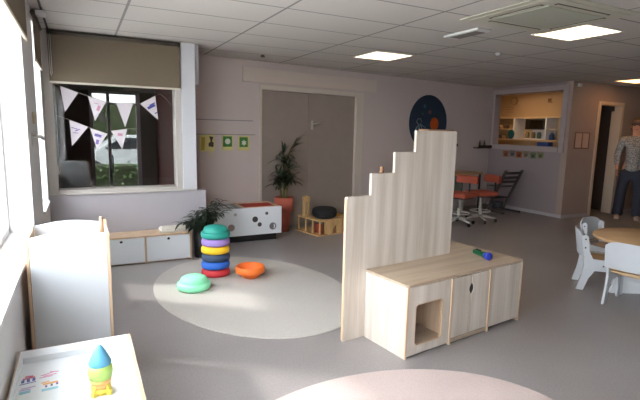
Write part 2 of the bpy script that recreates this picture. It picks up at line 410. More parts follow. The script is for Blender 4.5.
MB().box(-.045, .03, .72, .84, -.06, -.0195, .01).build('bracket', M_whitep, t)
t = thing('window_handle', 'silver lever handle on the pier between the two outer windows', 'handle', (XL, 4.12, 1.41))
MB().box(0, .008, -.02, .02, -.05, .05, .003).build('plate', M_chrome, t)
MB().tube([(.008, 0, .02), (.05, 0, .02), (.062, .005, .018), (.068, .12, .0)], .013).build('lever', M_chrome, t)
t = thing('wall_switch', 'small beige switch plate above the window handle', 'switch', (XL, 4.36, 1.57))
MB().box(0, .010, -.06, .06, -.045, .045, .003).build('plate', mat('switch beige', (190, 172, 140), .5), t)
MB().box(.010, .016, -.035, .035, -.03, .03, .003).build('rocker', mat('switch beige light', (204, 188, 158), .5), t)

# ------------------------------------------------------------------ bunting in the internal window
M_flag = mat('bunting paper', (216, 208, 214), .8, noise=.02, nscale=30)
M_str = mat('string', (170, 160, 150), .9)
P_b = mat('print blue', (70, 74, 150), .8); P_r = mat('print pink', (196, 140, 160), .8); P_v = mat('print violet', (128, 112, 178), .8)
YB = YF+.06
def bunting(label, string, flags):
    t = thing('bunting', label, 'bunting', (0, YB, 0), 0)
    MB().tube([(x, 0, z) for x, z in string], .0025, 6).build('string', M_str, t)
    for a, b, c, pm, marks in flags:
        f = MB().prism([a, b, c], -.0055, -.003, 'y').build('pennant', M_flag, t)
        cx, cz = (a[0]+b[0]+c[0])/3, (a[1]+b[1]+c[1])/3
        if pm:
            k = MB()
            for dx, dz, w_, h_, an in marks:
                k.box(-w_/2, w_/2, -.0068, -.0058, -h_/2, h_/2, M=Matrix.Translation((cx+dx, 0, cz+dz)) @ Matrix.Rotation(an, 4, 'Y'))
            k.build('print', pm, f)
scr = [(-.02, .03, .06, .008, .3), (.01, .01, .05, .01, -.4), (-.01, -.02, .05, .007, .1)]
bunting('upper string of white paper pennants across the internal window',
        [(-.22, 1.95), (-.157, 1.93), (.01, 1.868), (.106, 1.84), (.283, 1.784), (.385, 1.777), (.564, 1.785), (.64, 1.78), (.805, 1.875), (.86, 1.90), (.915, 1.86), (1.0, 1.76)],
        [((-.157, 1.93), (.01, 1.866), (-.124, 1.659), None, ()), ((.106, 1.839), (.283, 1.783), (.163, 1.571), P_r, [(.02, -.02, .03, .06, .4), (.0, .03, .05, .008, .2)]),
         ((.385, 1.777), (.564, 1.785), (.469, 1.512), None, ()), ((.638, 1.777), (.805, 1.875), (.83, 1.601), P_b, [(.0, .0, .09, .03, -.5), (.01, .03, .07, .012, -.5), (.05, -.07, .03, .012, -.5)])])
bunting('lower string of white paper pennants in the left half of the internal window',
        [(-.21, 1.62), (-.086, 1.577), (.09, 1.506), (.11, 1.496), (.278, 1.432), (.321, 1.466), (.489, 1.492), (.62, 1.50)],
        [((-.086, 1.575), (.09, 1.504), (-.076, 1.295), P_v, scr), ((.11, 1.493), (.278, 1.43), (.169, 1.251), P_v, [(.0, .02, .07, .03, .3), (-.01, -.05, .03, .05, .2)]),
         ((.321, 1.464), (.489, 1.49), (.428, 1.263), P_r, [(.0, .02, .05, .03, .1)])])
# exit sign in the corridor
t = thing('exit_sign', 'small green lit running-man exit sign hanging in the corridor', 'sign', (.55, 8.3, 2.19))
MB().box(-.12, .12, -.015, .015, -.05, .05, .004).build('panel', mat('exit green', (60, 120, 60), .5, emit=.25), t)
k = MB().box(-.10, -.03, -.018, -.0155, -.006, .006).box(-.03, .0, -.018, -.0155, -.035, .035).ball((.035, -.017, .028), .009, .002, .009, 10)
k.box(.02, .045, -.018, -.0155, -.012, .018).box(.0, .03, -.018, -.0155, -.035, -.022).box(.045, .06, -.018, -.0155, -.035, -.01).box(.045, .07, -.018, -.0155, .004, .012)
k.build('pictogram', mat('exit white', (225, 240, 225), .5, emit=.4), t)
MB().box(-.004, .004, -.004, .004, .0505, CE-2.19).build('hanger', M_dark, t)
t = thing('notice', 'small pale notice stuck on the corridor door glass', 'notice', (.34, 8.47, 1.66))
MB().box(-.04, .04, 0, .003, -.07, .07).build('sheet', M_whitep, t)
# ------------------------------------------------------------------ low bench with two doors under the internal window
t = thing('bench', 'low white two-door bench with birch edges under the internal window', 'bench', (.09, 5.388, 0))
W, D, H = 1.017, .31, .32
c = MB().box(0, W, 0, D, H-.018, H, .002).box(0, .018, 0, D, 0, H-.018).box(W-.018, W, 0, D, 0, H-.018).box(.503, .521, 0, D, 0, H-.018).box(.018, W-.018, .01, D, .012, .03).box(.018, W-.018, D-.012, D, .03, H-.018)
c.build('carcass', M_birch, t)
for x0, x1 in ((.021, .500), (.524, W-.021)):
    d = MB(); n = 6
    cx = (x0+x1)/2
    out = rect_like(x0, x1, .022, H-.022, 6); inn = [(cx+.016*math.cos(a), .266+.016*math.sin(a)) for a in [(-PI/2+2*PI*(k+.5)/len(out)) for k in range(len(out))]]
    d.ring_prism(out, inn, .002, .018, 'y')
    dd = d.build('door', M_white, t)
    MB().box(cx-.02, cx+.02, .0185, .022, .246, .286).build('hole_shade', M_black, dd)  # black plate paints the shade seen through the finger hole
t = tag(MB().box(-.155, .155, -.10, .10, 0, .035, .012, 3).box(-.14, .15, -.085, .095, .03, .05, .008, 2).build('folded_cushion', mat('cream cloth', (222, 216, 204), .9, .1, noise=.03, nscale=60)), 'flat cream cushion lying on the right end of the low bench', 'cushion')
place(t, (.925, 5.54, .32))

# ------------------------------------------------------------------ plants
def potprof(r0, r1, h, wall=.012, soil=.04):
    return [(0, 0), (r0, 0), (r1, h), (r1-wall, h), (r1-wall-.005, h-soil), (0, h-soil)]
M_leaf = mat('dark palm leaf', (34, 48, 34), .45, noise=.35, nscale=9)
M_leaf2 = mat('dracaena leaf', (36, 52, 32), .4, noise=.3, nscale=9)
M_soil = mat('soil', (46, 36, 28), .95, noise=.4, nscale=60)
t = thing('potted_palm', 'bushy dark green palm in a slim dark pot at the bench end', 'plant', (1.245, 5.47, 0))
MB().lathe([(0, 0), (.085, 0), (.10, .36), (.088, .36), (.084, .325), (0, .325)], 28).build('pot', mat('dark pot', (40, 38, 38), .6), t)
MB().lathe([(0, 0), (.083, 0), (.08, .012), (0, .018)], 20, (0, 0, .326)).build('soil', M_soil, t)
st = MB(); lf = MB(); rnd = random.Random(11)
for i in range(46):
    az = i*2.399+rnd.uniform(-.3, .3); L = rnd.uniform(.26, .46); rise = rnd.uniform(.55, 1.4)
    if math.sin(az) > 0: L *= .32
    if math.cos(az) < -.3: L *= .62
    d = Vector((math.cos(az), math.sin(az), 0)); pts = []
    for k in range(8):
        s = k/7
        pts.append(Vector((0, 0, .35))+d*(.02+L*math.cos(rise)*s)+Vector((0, 0, L*(math.sin(rise)*s-.22*s*s))))
    st.tube(pts, [.004*(1-.7*k/7) for k in range(8)], 5)
    for k in range(2, 8):
        for sd in (-1, 1):
            lf.leaf(pts[k], az+sd*rnd.uniform(.35, .8), rnd.uniform(.10, .17)*(.5 if math.sin(az) > 0 else 1), .030, rnd.uniform(-.1, .6), .4, 4)
st.build('stalks', mat('palm stalk', (62, 74, 44), .5), t); lf.build('fronds', M_leaf, t)

t = thing('dracaena', 'tall dracaena in a two-tier terracotta pot beside the double door', 'plant', (2.69, 6.41, 0))
MB().lathe([(0, 0), (.085, 0), (.10, .29), (.105, .30), (.14, .305), (.145, .52), (.130, .52), (.125, .48), (0, .48)], 36).build('pot', mat('terracotta', (182, 94, 76), .8, noise=.08, nscale=12), t)
MB().lathe([(0, 0), (.124, 0), (.12, .012), (0, .02)], 20, (0, 0, .481)).build('soil', M_soil, t)
st = MB(); lf = MB(); rnd = random.Random(5)
trunks = [((0, 0, .48), (.01, -.01, .80), (-.01, .0, 1.16)), ((.03, -.01, .48), (.05, -.03, .75), (.06, -.03, .95)), ((-.03, 0, .48), (-.07, -.02, .68), (-.09, -.02, .82)), ((.01, 0, 1.0), (.10, -.02, 1.24), (.19, -.03, 1.40))]
for tr in trunks:
    st.tube(tr, [.018, .015, .012] if tr[0][2] < .9 else [.012, .01, .008], 8)
    top = Vector(tr[2]); prev = Vector(tr[1]); up = (top-prev)
    for i in range(54 if tr[0][2] < .9 else 16):
        s = rnd.uniform(-.25 if tr[0][2] < .9 else -.9, 1.0); az = i*2.399+rnd.uniform(-.2, .2)
        b = prev+up*s
        L = rnd.uniform(.22, .36)
        if math.sin(az) > .2: L *= .5
        if tr[0][2] > .9:
            az = rnd.uniform(-.5, .35); L = rnd.uniform(.16, .3); lf.leaf(b, az, L, .042, rnd.uniform(.3, .8), .2, 6)
        else:
            lf.leaf(b, az, L, .042, rnd.uniform(.3, 1.15), rnd.uniform(.35, .7), 6)
    for i in range(7): 
        if tr[0][2] < .9: lf.leaf(top, i*.9, rnd.uniform(.18, .28), .03, rnd.uniform(1.0, 1.45), .2, 5)
st.build('stems', mat('dracaena stem', (110, 104, 62), .7, noise=.2, nscale=30), t); lf.build('leaves', M_leaf2, t)

# ------------------------------------------------------------------ white play box with round holes
t = thing('play_box', 'long white play box with round holes and a red tray beside the terracotta pot', 'play box', (1.39, 5.92, 0))
W, D, H, z0 = 1.065, .50, .468, .095
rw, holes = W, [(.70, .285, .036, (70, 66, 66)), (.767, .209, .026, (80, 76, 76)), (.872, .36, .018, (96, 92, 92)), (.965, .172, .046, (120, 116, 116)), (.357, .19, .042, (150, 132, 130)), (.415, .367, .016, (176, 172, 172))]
b = MB().box(0, W, 0, .016, z0, H, .002).box(0, W, D-.016, D, z0, H).box(0, .016, .016, D-.016, z0, H).box(W-.016, W, .016, D-.016, z0, H).box(.016, W-.016, .016, D-.016, z0, z0+.016)
b.build('body', M_white, t)
MB().box(.06, W-.06, .05, D-.05, 0, z0).build('plinth', M_black, t)
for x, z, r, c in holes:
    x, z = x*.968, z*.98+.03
    MB().ring_prism(disc(x, z, r+.004), disc(x, z, r-.004), -.0035, .001, 'y').prism(disc(x, z, r-.003), -.0015, .001, 'y').build('shade_disc', mat('hole %d %d' % (c[0], int(x*100)), c, .6), t)  # flat grey discs on the solid front, shade of the holes as colour
MB().prism([(.934+.034*math.cos(a), .1986+.034*math.sin(a)) for a in [-PI/2+PI*k/14 for k in range(15)]]+[(.934+.016*math.cos(a), .1986+.034*math.sin(a)) for a in [PI/2-PI*k/14 for k in range(1, 14)]], -.005, -.002, 'y').build('crescent', M_white, t)
g = MB().ring_prism(rect_like(.016, .505, .016, D-.016), rect_like(.05, .47, .05, D-.05), H-.03, H-.001, 'z').box(.05, .47, .05, D-.05, H-.06, H-.045)
g.build('grey_tray', mat('grey tray', (170, 168, 166), .5), t)
MB().ring_prism(rect_like(.51, W-.016, .014, D-.014), rect_like(.545, W-.05, .05, D-.05), H-.03, H+.006, 'z').build('tray_rim', M_birch, t)
MB().box(.545, W-.05, .05, D-.05, H-.03, H-.008).build('red_tray', mat('red tray', (186, 44, 34), .6), t)

# ------------------------------------------------------------------ wooden toy house with cushion
t = thing('toy_house', 'pale wooden toy house with an arched tower on the floor by the double door', 'toy house', (3.03, 5.87, 0), math.radians(11)); t.scale = (1, 1, 1.15)
MB().box(-.04, .66, -.02, .56, 0, .015, .003).build('base_board', M_pine, t)
def arch(x0, x1, z0, z1, ox0, ox1, oz1):
    """wall plate with an arched doorway, as one outline"""
    r = (ox1-ox0)/2; cx = (ox0+ox1)/2
    return [(x0, z0), (ox0, z0)]+[(cx-r*math.cos(PI*k/8), oz1-r+r*math.sin(PI*k/8)) for k in range(9)]+[(ox1, z0), (x1, z0), (x1, z1), (x0, z1)]
MB().prism(arch(.13, .42, .015, .185, .25, .325, .12), .0, .014, 'y').build('front_wall', M_pine, t)
for x in (.0, .10, .44, .60): MB().box(x, x+.02, .0, .02, .015, .185).build('post', M_pine, t)
for y in (.17, .34, .52): MB().box(.0, .02, y, y+.02, .015, .185).build('post', M_pine, t)
MB().box(-.01, .64, -.01, .0, .185, .185+.001).box(-.01, .64, -.01, .54, .185, .203, .003).build('roof_board', M_pine, t)
MB().prism(arch(.0, .11, .203, .46, .035, .075, .40), .40, .43, 'y').prism([(.0, .40), (.11, .40), (.11, .46), (.055, .47), (.0, .46)], .395, .435, 'y').build('tower', M_pine, t)
MB().box(.06, .09, .05, .20, .016, .14, .004).build('inner_panel', mat('toy red', (150, 60, 44), .6), t)
MB().box(.45, .59, .25, .27, .016, .185).build('back_wall', M_pine, t)
t = tag(MB().lathe([(0, 0), (.13, 0), (.175, .03), (.19, .08), (.18, .13), (.14, .155), (0, .165)], 32).build('round_cushion', mat('black cloth', (26, 26, 28), .9)), 'round black cushion lying on the wooden toy house', 'cushion')
place(t, (3.20, 6.06, .2342))
t = thing('toy_ring', 'small yellow wooden toy on the roof of the toy house', 'toy', (3.48, 6.12, .2342))
MB().lathe([(0, 0), (.04, 0), (.045, .012), (.03, .028), (0, .032)], 20).build('dome', mat('yellow wood', (214, 170, 80), .5), t)

# ------------------------------------------------------------------ cards hanging on the wall by the door
tag(struct('trim_5', MB().box(-.68, .22, -.010, -.001, 1.430, 1.442, .002), MATS['rail grey'], P0, RZ), 'thin rail from which the yellow cards hang')
cy = mat('card yellow', (212, 204, 136), .8); cg = mat('card green', (70, 128, 62), .8); cw = mat('card white', (216, 220, 200), .8); cd = mat('card dark', (76, 64, 56), .8)
def card(label, t0, t1, z0, z1, pics):
    t = thing('picture_card', label, 'card', onwall((t0+t1)/2, -.012, z0), RZ, 'yellow cards hanging beside the double door')
    w2 = (t1-t0)/2
    MB().box(-w2, w2, -.004, 0, 0, z1-z0).build('card', cy, t)
    for nm, m, pts in pics: MB().prism(pts, -.0065, -.0042, 'y').build(nm, m, t)
card('yellow card with a dark figure, leftmost under the thin rail', -.63, -.41, 1.20, 1.43, [('picture', cd, [(.02, .07), (.09, .06), (.095, .12), (.07, .14), (.09, .20), (.03, .21), (.05, .14), (.02, .11)]), ('figure', mat('card ochre', (186, 160, 70), .8), [(-.09, .02), (-.04, .02), (-.03, .19), (-.08, .2)])])
card('yellow card with a white shape on green, middle of the three', -.30, -.135, 1.215, 1.425, [('picture', cg, [(-.065, .05), (.065, .05), (.065, .195), (-.065, .195)])])
bpy.data.objects['picture_card.001']
MB().prism(disc(0, .125, .04, 20), -.009, -.0067, 'y').build('shape', cw, bpy.data.objects['picture_card.001'])
card('yellow card with a pale flower on green, nearest the door frame', -.055, .125, 1.21, 1.42, [('picture', cg, [(-.07, .05), (.06, .05), (.06, .19), (-.07, .19)])])
MB().prism([(0+.045*(1 if k % 2 else .6)*math.cos(k*PI/6), .11+.045*(1 if k % 2 else .6)*math.sin(k*PI/6)) for k in range(12)], -.009, -.0067, 'y').build('shape', cw, bpy.data.objects['picture_card.002'])
# tape strip hanging from the first card
tag(place(MB().box(-.012, .012, -.003, 0, 0, .06).build('tape_strip', cy), onwall(-.46, -.012, 1.135), RZ), 'short yellow strip hanging below the leftmost card', 'paper strip')

# ------------------------------------------------------------------ round space picture
t = thing('wall_picture', 'round dark blue space picture with an orange planet on the wall', 'picture', onwall(3.895, -.004, 1.71), RZ)
MB().prism(disc(0, 0, .515, 56), -.012, 0, 'y').build('board', mat('space blue', (38, 62, 84), .6, noise=.25, nscale=3), t)
MB().prism([(.16+.115*math.cos(a), -.02+.12*math.sin(a)) for a in [2*PI*k/28 for k in range(28)]], -.015, -.0122, 'y').build('planet', mat('planet orange', (206, 92, 34), .7, noise=.15, nscale=8), t)
MB().prism(disc(.02, .20, .04, 18), -.015, -.0122, 'y').build('moon', mat('planet rose', (124, 78, 84), .7), t)
MB().prism(disc(-.13, .30, .035, 18), -.015, -.0122, 'y').build('moon', mat('planet blue', (70, 104, 130), .7), t)
MB().prism(disc(-.18, .16, .028, 18), -.015, -.0122, 'y').build('moon', mat('planet green', (60, 96, 84), .7), t)
k = MB(); lm_ = mat('chalk line', (140, 158, 168), .8)
for pts in ([(-.33, .0), (-.30, .06), (-.24, .07), (-.20, .03), (-.22, -.03), (-.28, -.04), (-.33, .0)], [(-.28, -.05), (-.34, -.12), (-.36, -.18)], [(-.22, -.04), (-.15, -.07), (-.08, -.1)], [(-.27, -.05), (-.24, -.15), (-.28, -.22), (-.32, -.26)], [(-.22, -.05), (-.16, -.14), (-.14, -.22)]):
    k.tube([(x, -.0135, z) for x, z in pts], .0055, 6)
k.build('line_drawing', lm_, t)
# small wall shelf
t = thing('wall_shelf', 'small dark brown shelf on the wall near the hatch corner', 'shelf', onwall(5.53, 0, 1.22), RZ)
MB().box(-.22, .22, -.14, -.001, 0, .018, .002).build('board', mat('dark brown wood', (62, 42, 34), .6), t)
MB().box(-.22, .22, -.142, -.128, .018, .065, .002).build('lip', MATS['dark brown wood'], t)
for i, x in enumerate((-.10, .06)):
    tag(place(MB().lathe([(0, 0), (.02, 0), (.022, .09), (.010, .12), (.010, .15), (0, .15)], 14).build('bottle', mat('olive glass %d' % i, ((96, 88, 74), (88, 92, 72))[i], .3)), onwall(5.53+x, -.07, 1.238), RZ), ('small brown bottle at the left on the dark wall shelf', 'small olive bottle at the right on the dark wall shelf')[i], 'bottle')

# ------------------------------------------------------------------ rugs
def rug(name, label, c, ax, rot, m, n=96, p=2.0):
    pts = []
    for k in range(n):
        a = 2*PI*k/n; ca, sa = math.cos(a), math.sin(a)
        x = ax[0]*math.copysign(abs(ca)**(2/p), ca); y = ax[1]*math.copysign(abs(sa)**(2/p), sa)
        pts.append((x*math.cos(rot)-y*math.sin(rot), x*math.sin(rot)+y*math.cos(rot)))
    return tag(place(MB().prism(pts, 0.0005, .012, 'z', .003).build(name, m), (c[0], c[1], 0)), label, 'rug')
rug('rug', 'oval light grey rug under the coloured stacking stones', (1.40, 4.12), (.85, 1.19), .17, mat('grey rug pile', (192, 187, 181), .95, .1, noise=.08, nscale=140, bump=.4))
rug('rug', 'rounded pale pink rug in the foreground on the grey floor', (1.315, 1.56), (1.05, .765), -.02, mat('pink rug pile', (205, 188, 183), .95, .1, noise=.05, nscale=140, bump=.4), p=2.0)

# ------------------------------------------------------------------ stacking stones
def stone_prof(r, h):
    return [(r*.80, 0), (r*.97, h*.08), (r, h*.3), (r*.985, h*.42), (r*.90, h*.55), (r*.82, h*.60), (r*.80, h*.86), (r*.66, h*.97), (r*.3, h), (0, h)]
def ring_prof(r, h):
    return [(r*.78, 0), (r*.96, h*.10), (r, h*.35), (r*.99, h*.6), (r*.94, h*.85), (r*.82, h), (r*.66, h), (r*.62, h*.5), (r*.64, 0), (r*.78, 0)]
TG = 'coloured stacking stones on the grey rug'
stx, sty = 1.2, 4.66
z = .0125
for nm, c in (('red', (215, 56, 64)), ('blue', (50, 112, 215)), ('dark navy', (62, 80, 112)), ('yellow', (255, 208, 40)), ('purple', (165, 138, 208))):
    where = {'red': 'red stacking stone on the rug, lowest of the tower', 'blue': 'bright blue stacking stone just above the red one', 'dark navy': 'dark navy stacking stone between the blue and the yellow', 'yellow': 'yellow stacking stone in the middle of the tower', 'purple': 'purple stacking stone right under the teal dome'}[nm]
    s_ = MB().lathe(ring_prof(.145, .079), 40).lathe([(0, .0), (.10, .0), (.10, .04), (0, .04)], 32)
    o = s_.build('stacking_stone', mat('foam '+nm, c, .55)); tag(place(o, (stx+random.uniform(-.004, .004), sty, z)), where, 'stacking stone', TG); z += .0795
o = MB().lathe([(.128, 0), (.143, .008), (.148, .03), (.146, .056), (.139, .064), (.124, .065), (.122, .069), (.121, .088), (.111, .106), (.09, .118), (.05, .126), (0, .128)], 40).build('stacking_stone', mat('foam teal', (40, 160, 146), .5))
tag(place(o, (stx, sty, z)), 'teal domed stacking stone on top of the tower', 'stacking stone', TG)
o = MB().lathe([(.132, 0), (.150, .008), (.157, .03), (.155, .056), (.147, .065), (.130, .066), (.128, .07), (.127, .088), (.116, .108), (.094, .120), (.05, .128), (0, .130)], 40).build('stacking_stone', mat('foam mint', (160, 255, 205), .5))
tag(place(o, (.90, 4.32, .0125)), 'mint green stacking stone lying alone on the rug', 'stacking stone', TG)
o = MB().lathe([(0, 0), (.075, 0), (.092, .012), (.098, .03), (.125, .04), (.148, .052), (.153, .085), (.148, .112), (.138, .118), (.126, .112), (.112, .06), (.085, .035), (0, .03)], 40).build('stacking_stone', mat('foam orange', (250, 124, 50), .5))
tag(place(o, (1.50, 4.45, .0125)), 'orange stacking stone turned upside down like a bowl', 'stacking stone', TG)

# ------------------------------------------------------------------ play cabinet with stepped panel
CA = (1.877, 2.355, 0); CR = math.radians(6.98)
t = thing('play_cabinet', 'pale oak play cabinet with a tall stepped panel in the middle of the floor', 'cabinet', CA, CR)
W, DF, DT, H = 1.292, .43, .742, .52
top = [(.0+.03-.03*math.cos(a), .03-.03*math.sin(a)) for a in [PI/2*k/6 for k in range(7)]]
topo = top+[(W, 0), (W, DT), (.30, DT), (.30, DF+.03), (0, DF+.03)]
MB().prism(topo, H-.02, H, 'z', .002).build('top', M_oakx, t)
MB().box(0.001, .018, .004, DF-.002, .0, H-.02, .002).build('side_panel', M_oakz, t)
MB().box(W-.018, W-.001, .004, DT, .0, H-.02, .002).build('side_panel', M_oakz, t)
MB().box(.301, .318, DF+.027, DT-.0185, .0, H-.0205, .002).build('side_panel', M_oakz, t)
MB().box(.301, W-.0185, DT-.018, DT, .01, H-.0205, .002).build('back_panel', M_oakz, t)
for x in (.432, .868): MB().box(x, x+.018, -.010, DF-.002, 0, H-.0205, .002).build('divider', M_birch, t)
MB().box(.018, W-.018, .016, DF-.003, .035, .053).build('bottom', M_oakx, t)
MB().box(-.001, .016, -.006, .004, 0, H-.0205, .002).build('corner_edge', M_birch, t)
MB().box(W-.016, W+.001, -.006, .004, 0, H-.0205, .002).build('corner_edge', M_birch, t)
out = rect_like(.017, .431, .018, H-.022); inn = rrect(.083, .352, .080, .372, .03)
MB().ring_prism(out, inn, -.004, .013, 'y').build('window_panel', M_oakz, t)
MB().ring_prism(rrect(.0815, .3535, .0785, .3735, .031), rrect(.086, .349, .083, .369, .028), -.0055, .0145, 'y').build('opening_edge', M_birch, t)
for x0, x1, s_ in ((.456, .6540, 1), (.6630, .864, -1)):
    e = x1 if s_ > 0 else x0
    n = 14
    notch = [(e-s_*(.021*math.sin(PI*k/n)), .345+(.085)*k/n) for k in range(n+1)]
    body = [(x0, .045), (x1, .045)]+notch+[(x1, H-.026), (x0, H-.026)] if s_ > 0 else [(x0, .045), (x1, .045), (x1, H-.026), (x0, H-.026)]+notch[::-1]
    MB().prism(body, -.004, .013, 'y').build('door', M_oakz, t)
MB().box(.62, .70, .0135, .015, .05, .48).prism([(.6585+.0225*math.cos(2*PI*k/24), .3875+.041*math.sin(2*PI*k/24)) for k in range(24)], .001, .0136, 'y').build('hole_shade', M_black, t)  # black backing and plug: painted shade for the door gap and finger hole
MB().box(.452, .867, -.004, .012, .012, .041).build('plinth_rail', M_oakx, t)
MB().box(.889, W-.0175, -.004, .013, .032, H-.022, .002).build('front_panel', M_oakz, t)
steps = [(-.192, 0), (.915, 0), (.915, 1.535), (.452, 1.535), (.452, 1.373), (.243, 1.373), (.243, 1.222), (.022, 1.222), (.022, 1.065), (-.192, 1.065)]
MB().prism(steps, DF, DF+.025, 'y', .003).build('stepped_panel', M_oakz, t)
MB().box(-.197, -.1925, DF+.001, DF+.024, .01, 1.055).build('panel_edge', M_birch, t)
MB().box(.60, .90, DF+.026, DF+.13, 1.50, 1.548, .003).build('back_ledge', mat('brown board', (150, 116, 88), .6), t)
MB().tube([(.9155, DF+.012, 1.425), (.93, DF+.012, 1.425)], .012, 12).build('bolt', M_black, t)
o = MB().lathe([(0, 0), (.016, 0), (.018, .012), (.010, .022), (.016, .034), (.012, .046), (0, .05)], 18).build('wooden_peg', mat('brown wood', (140, 100, 70), .6))
p = Matrix.Rotation(CR, 4, 'Z') @ Vector((.125, DF+.0125, 1.222)); tag(place(o, (CA[0]+p.x, CA[1]+p.y, p.z)), 'small brown wooden peg standing on a step of the tall panel', 'peg')
# toy torch on top
t = thing('toy_torch', 'green toy torch with a blue head lying on the cabinet top', 'toy', (2.868, 2.655, H+.0285), math.radians(-98)); t.scale = (.92, 1.15, 1.15); t.location.z = H+.033
Mx = Matrix.Rotation(PI/2, 4, 'Y')
MB().lathe([(0, -.13), (.014, -.13), (.018, -.12), (.018, .0), (.022, .01), (.022, .02), (0, .02)], 18, M=Mx).build('handle', mat('toy green', (20, 96, 62), .4), t)
MB().lathe([(0, .0), (.020, .0205), (.028, .055), (.028, .075), (.024, .078), (0, .070)], 20, M=Mx).build('head', mat('toy blue', (46, 62, 172), .35), t)
MB().box(-.10, -.04, -.006, .006, .0165, .024, .002).build('switch', mat('toy dark green', (12, 60, 44), .4), t)

# ------------------------------------------------------------------ white panelled box by the window
t = thing('panel_box', 'tall open-topped white box with birch edges and curved rims by the bright window', 'box', (-.286, 2.86, 0))
W, D = .412, .37
def curved(x0, x1, z0, zs, zc, n=16):
    return [(x0, z0), (x1, z0)]+[(x1+(x0-x1)*k/n, zs+(zc-zs)*math.sin(PI*k/n)) for k in range(n+1)]
MB().prism(curved(.017, W-.017, .02, .916, .938), 0, .014, 'y', .002).build('front_panel', mat('off white laminate', (204, 209, 214), .45), t)
MB().prism(curved(.017, W-.017, .02, .915, .938), D-.014, D, 'y', .002).build('back_panel', MATS['off white laminate'], t)
side = [(0, 0), (D, 0), (D, .925), (D-.015, .935), (D-.05, .925), (D-.08, .905), (.03, .908), (.0, .905)]
for x in (0, W-.015):
    MB().prism(side, x, x+.015, 'x', .002).build('side_panel', M_birch, t)
MB().box(.015, W-.015, .014, D-.014, .10, .115).build('bottom', M_white, t)
MB().tube([(W-.03, D-.04, .85), (W-.03, D-.04, .955)], .011, 12).build('peg', M_birch, t)

# ------------------------------------------------------------------ tray table in the foreground
t = thing('tray_table', 'white tray table with birch rim beside the window, nearest the camera', 'table', (-.30, 1.72, 0))
W, D, H = .484, .752, .461
MB().ring_prism(rect_like(0, W, 0, D), rect_like(.017, W-.017, .017, D-.017), .385, H-.0015, 'z').build('rim', M_birch, t)
MB().ring_prism(rect_like(.006, W-.016, .004, D-.006), rect_like(.02, W-.02, .065, D-.085), H-.002, H, 'z').build('top_board', M_white, t)
MB().box(.017, W-.017, .017, D-.017, .40, .432).build('tray_floor', M_white, t)
MB().ring_prism(rect_like(.0175, W-.0175, .0175, D-.0175), rect_like(.02, W-.02, .065, D-.085), .4325, H-.0025, 'z').build('tray_wall', M_white, t)
for x in (.005, W-.04):
    for y in (.005, D-.04): MB().box(x, x+.035, y, y+.035, 0, .385, .003).build('leg', M_birch, t)
# drawing lying in the tray
t = thing('drawing_sheet', 'white paper with small red and blue doodles in the tray', 'drawing', (-.16, 2.04, .4325))
MB().box(-.125, .115, -.19, .235, 0, .0015).build('paper', mat('paper', (226, 230, 232), .8), t)
def marks(nm, m, items):
    k = MB()
    for x, y, w_, h_, a in items: k.box(-w_/2, w_/2, -h_/2, h_/2, .0017, .0027, M=Matrix.Translation((x, y, 0)) @ Matrix.Rotation(a, 4, 'Z'))
    k.build(nm, m, t)
Rd = mat('crayon red', (206, 120, 140), .8); Bl = mat('crayon blue', (104, 110, 180), .8); Or = mat('crayon orange', (226, 172, 110), .8); Pk = mat('crayon pink', (222, 150, 186), .8); Lb = mat('crayon sky', (150, 200, 214), .8)
marks('red_doodle', Rd, [(-.085, .195, .045, .012, .1), (-.085, .21, .03, .012, -.1)])
marks('blue_doodle', Bl, [(-.105, .172, .011, .024, 0), (-.085, .174, .011, .026, .1), (-.065, .176, .011, .024, 0), (-.085, .15, .06, .004, .1)])
marks('pink_doodle', Pk, [(-.015, .205, .055, .006, .35), (-.005, .19, .05, .006, .1), (.01, .215, .035, .006, -.3), (-.02, .178, .05, .005, .05)])
marks('orange_doodle', Or, [(.0, .115, .055, .014, .1), (-.02, .13, .03, .008, .2)])
marks('violet_doodle', mat('crayon violet', (120, 90, 150), .8), [(-.015, .092, .008, .016, 0), (.005, .096, .008, .016, 0), (.025, .10, .008, .016, 0)])
marks('sky_doodle', Lb, [(.0, .065, .06, .018, .05)])
marks('sky_doodle', Lb, [(-.09, .075, .04, .02, .1)])
marks('lilac_doodle', mat('crayon lilac', (190, 170, 206), .8), [(-.08, .11, .05, .006, .1), (-.09, .095, .04, .006, 0)])
# stacking rocket toy
t = thing('rocket_toy', 'pastel stacking rocket toy with a blue cone standing on the tray', 'toy', (.030, 1.99, .4325)); t.scale = (.93, .93, .93)
MB().lathe([(.032, .0), (.036, .012), (.037, .03), (0, .03)], 28).build('base', mat('toy yellow', (238, 214, 92), .5), t)
for k in range(4):
    a = PI/4+k*PI/2
    MB().prism([(.024, 0), (.052, 0), (.054, .02), (.036, .05), (.03, .05)], -.008, .008, 'y', .002, M=Matrix.Rotation(a, 4, 'Z')).build('fin', MATS['toy yellow'], t)
MB().lathe([(.0, .0505), (.040, .0505), (.045, .06), (.046, .072), (0, .072)], 28).lathe([(0, .03), (.036, .0305), (.038, .05), (0, .05)], 28).build('orange_ring', mat('toy peach', (240, 188, 116), .5), t)
MB().lathe([(0, .0725), (.046, .0725), (.051, .095), (.051, .115), (.046, .135), (0, .135)], 28).build('green_ring', mat('toy lime', (186, 222, 120), .5), t)
MB().lathe([(0, .1355), (.046, .1355), (.047, .145), (.036, .172), (.018, .205), (.008, .222), (0, .226)], 28).build('nose_cone', mat('toy sky', (104, 178, 214), .5), t)

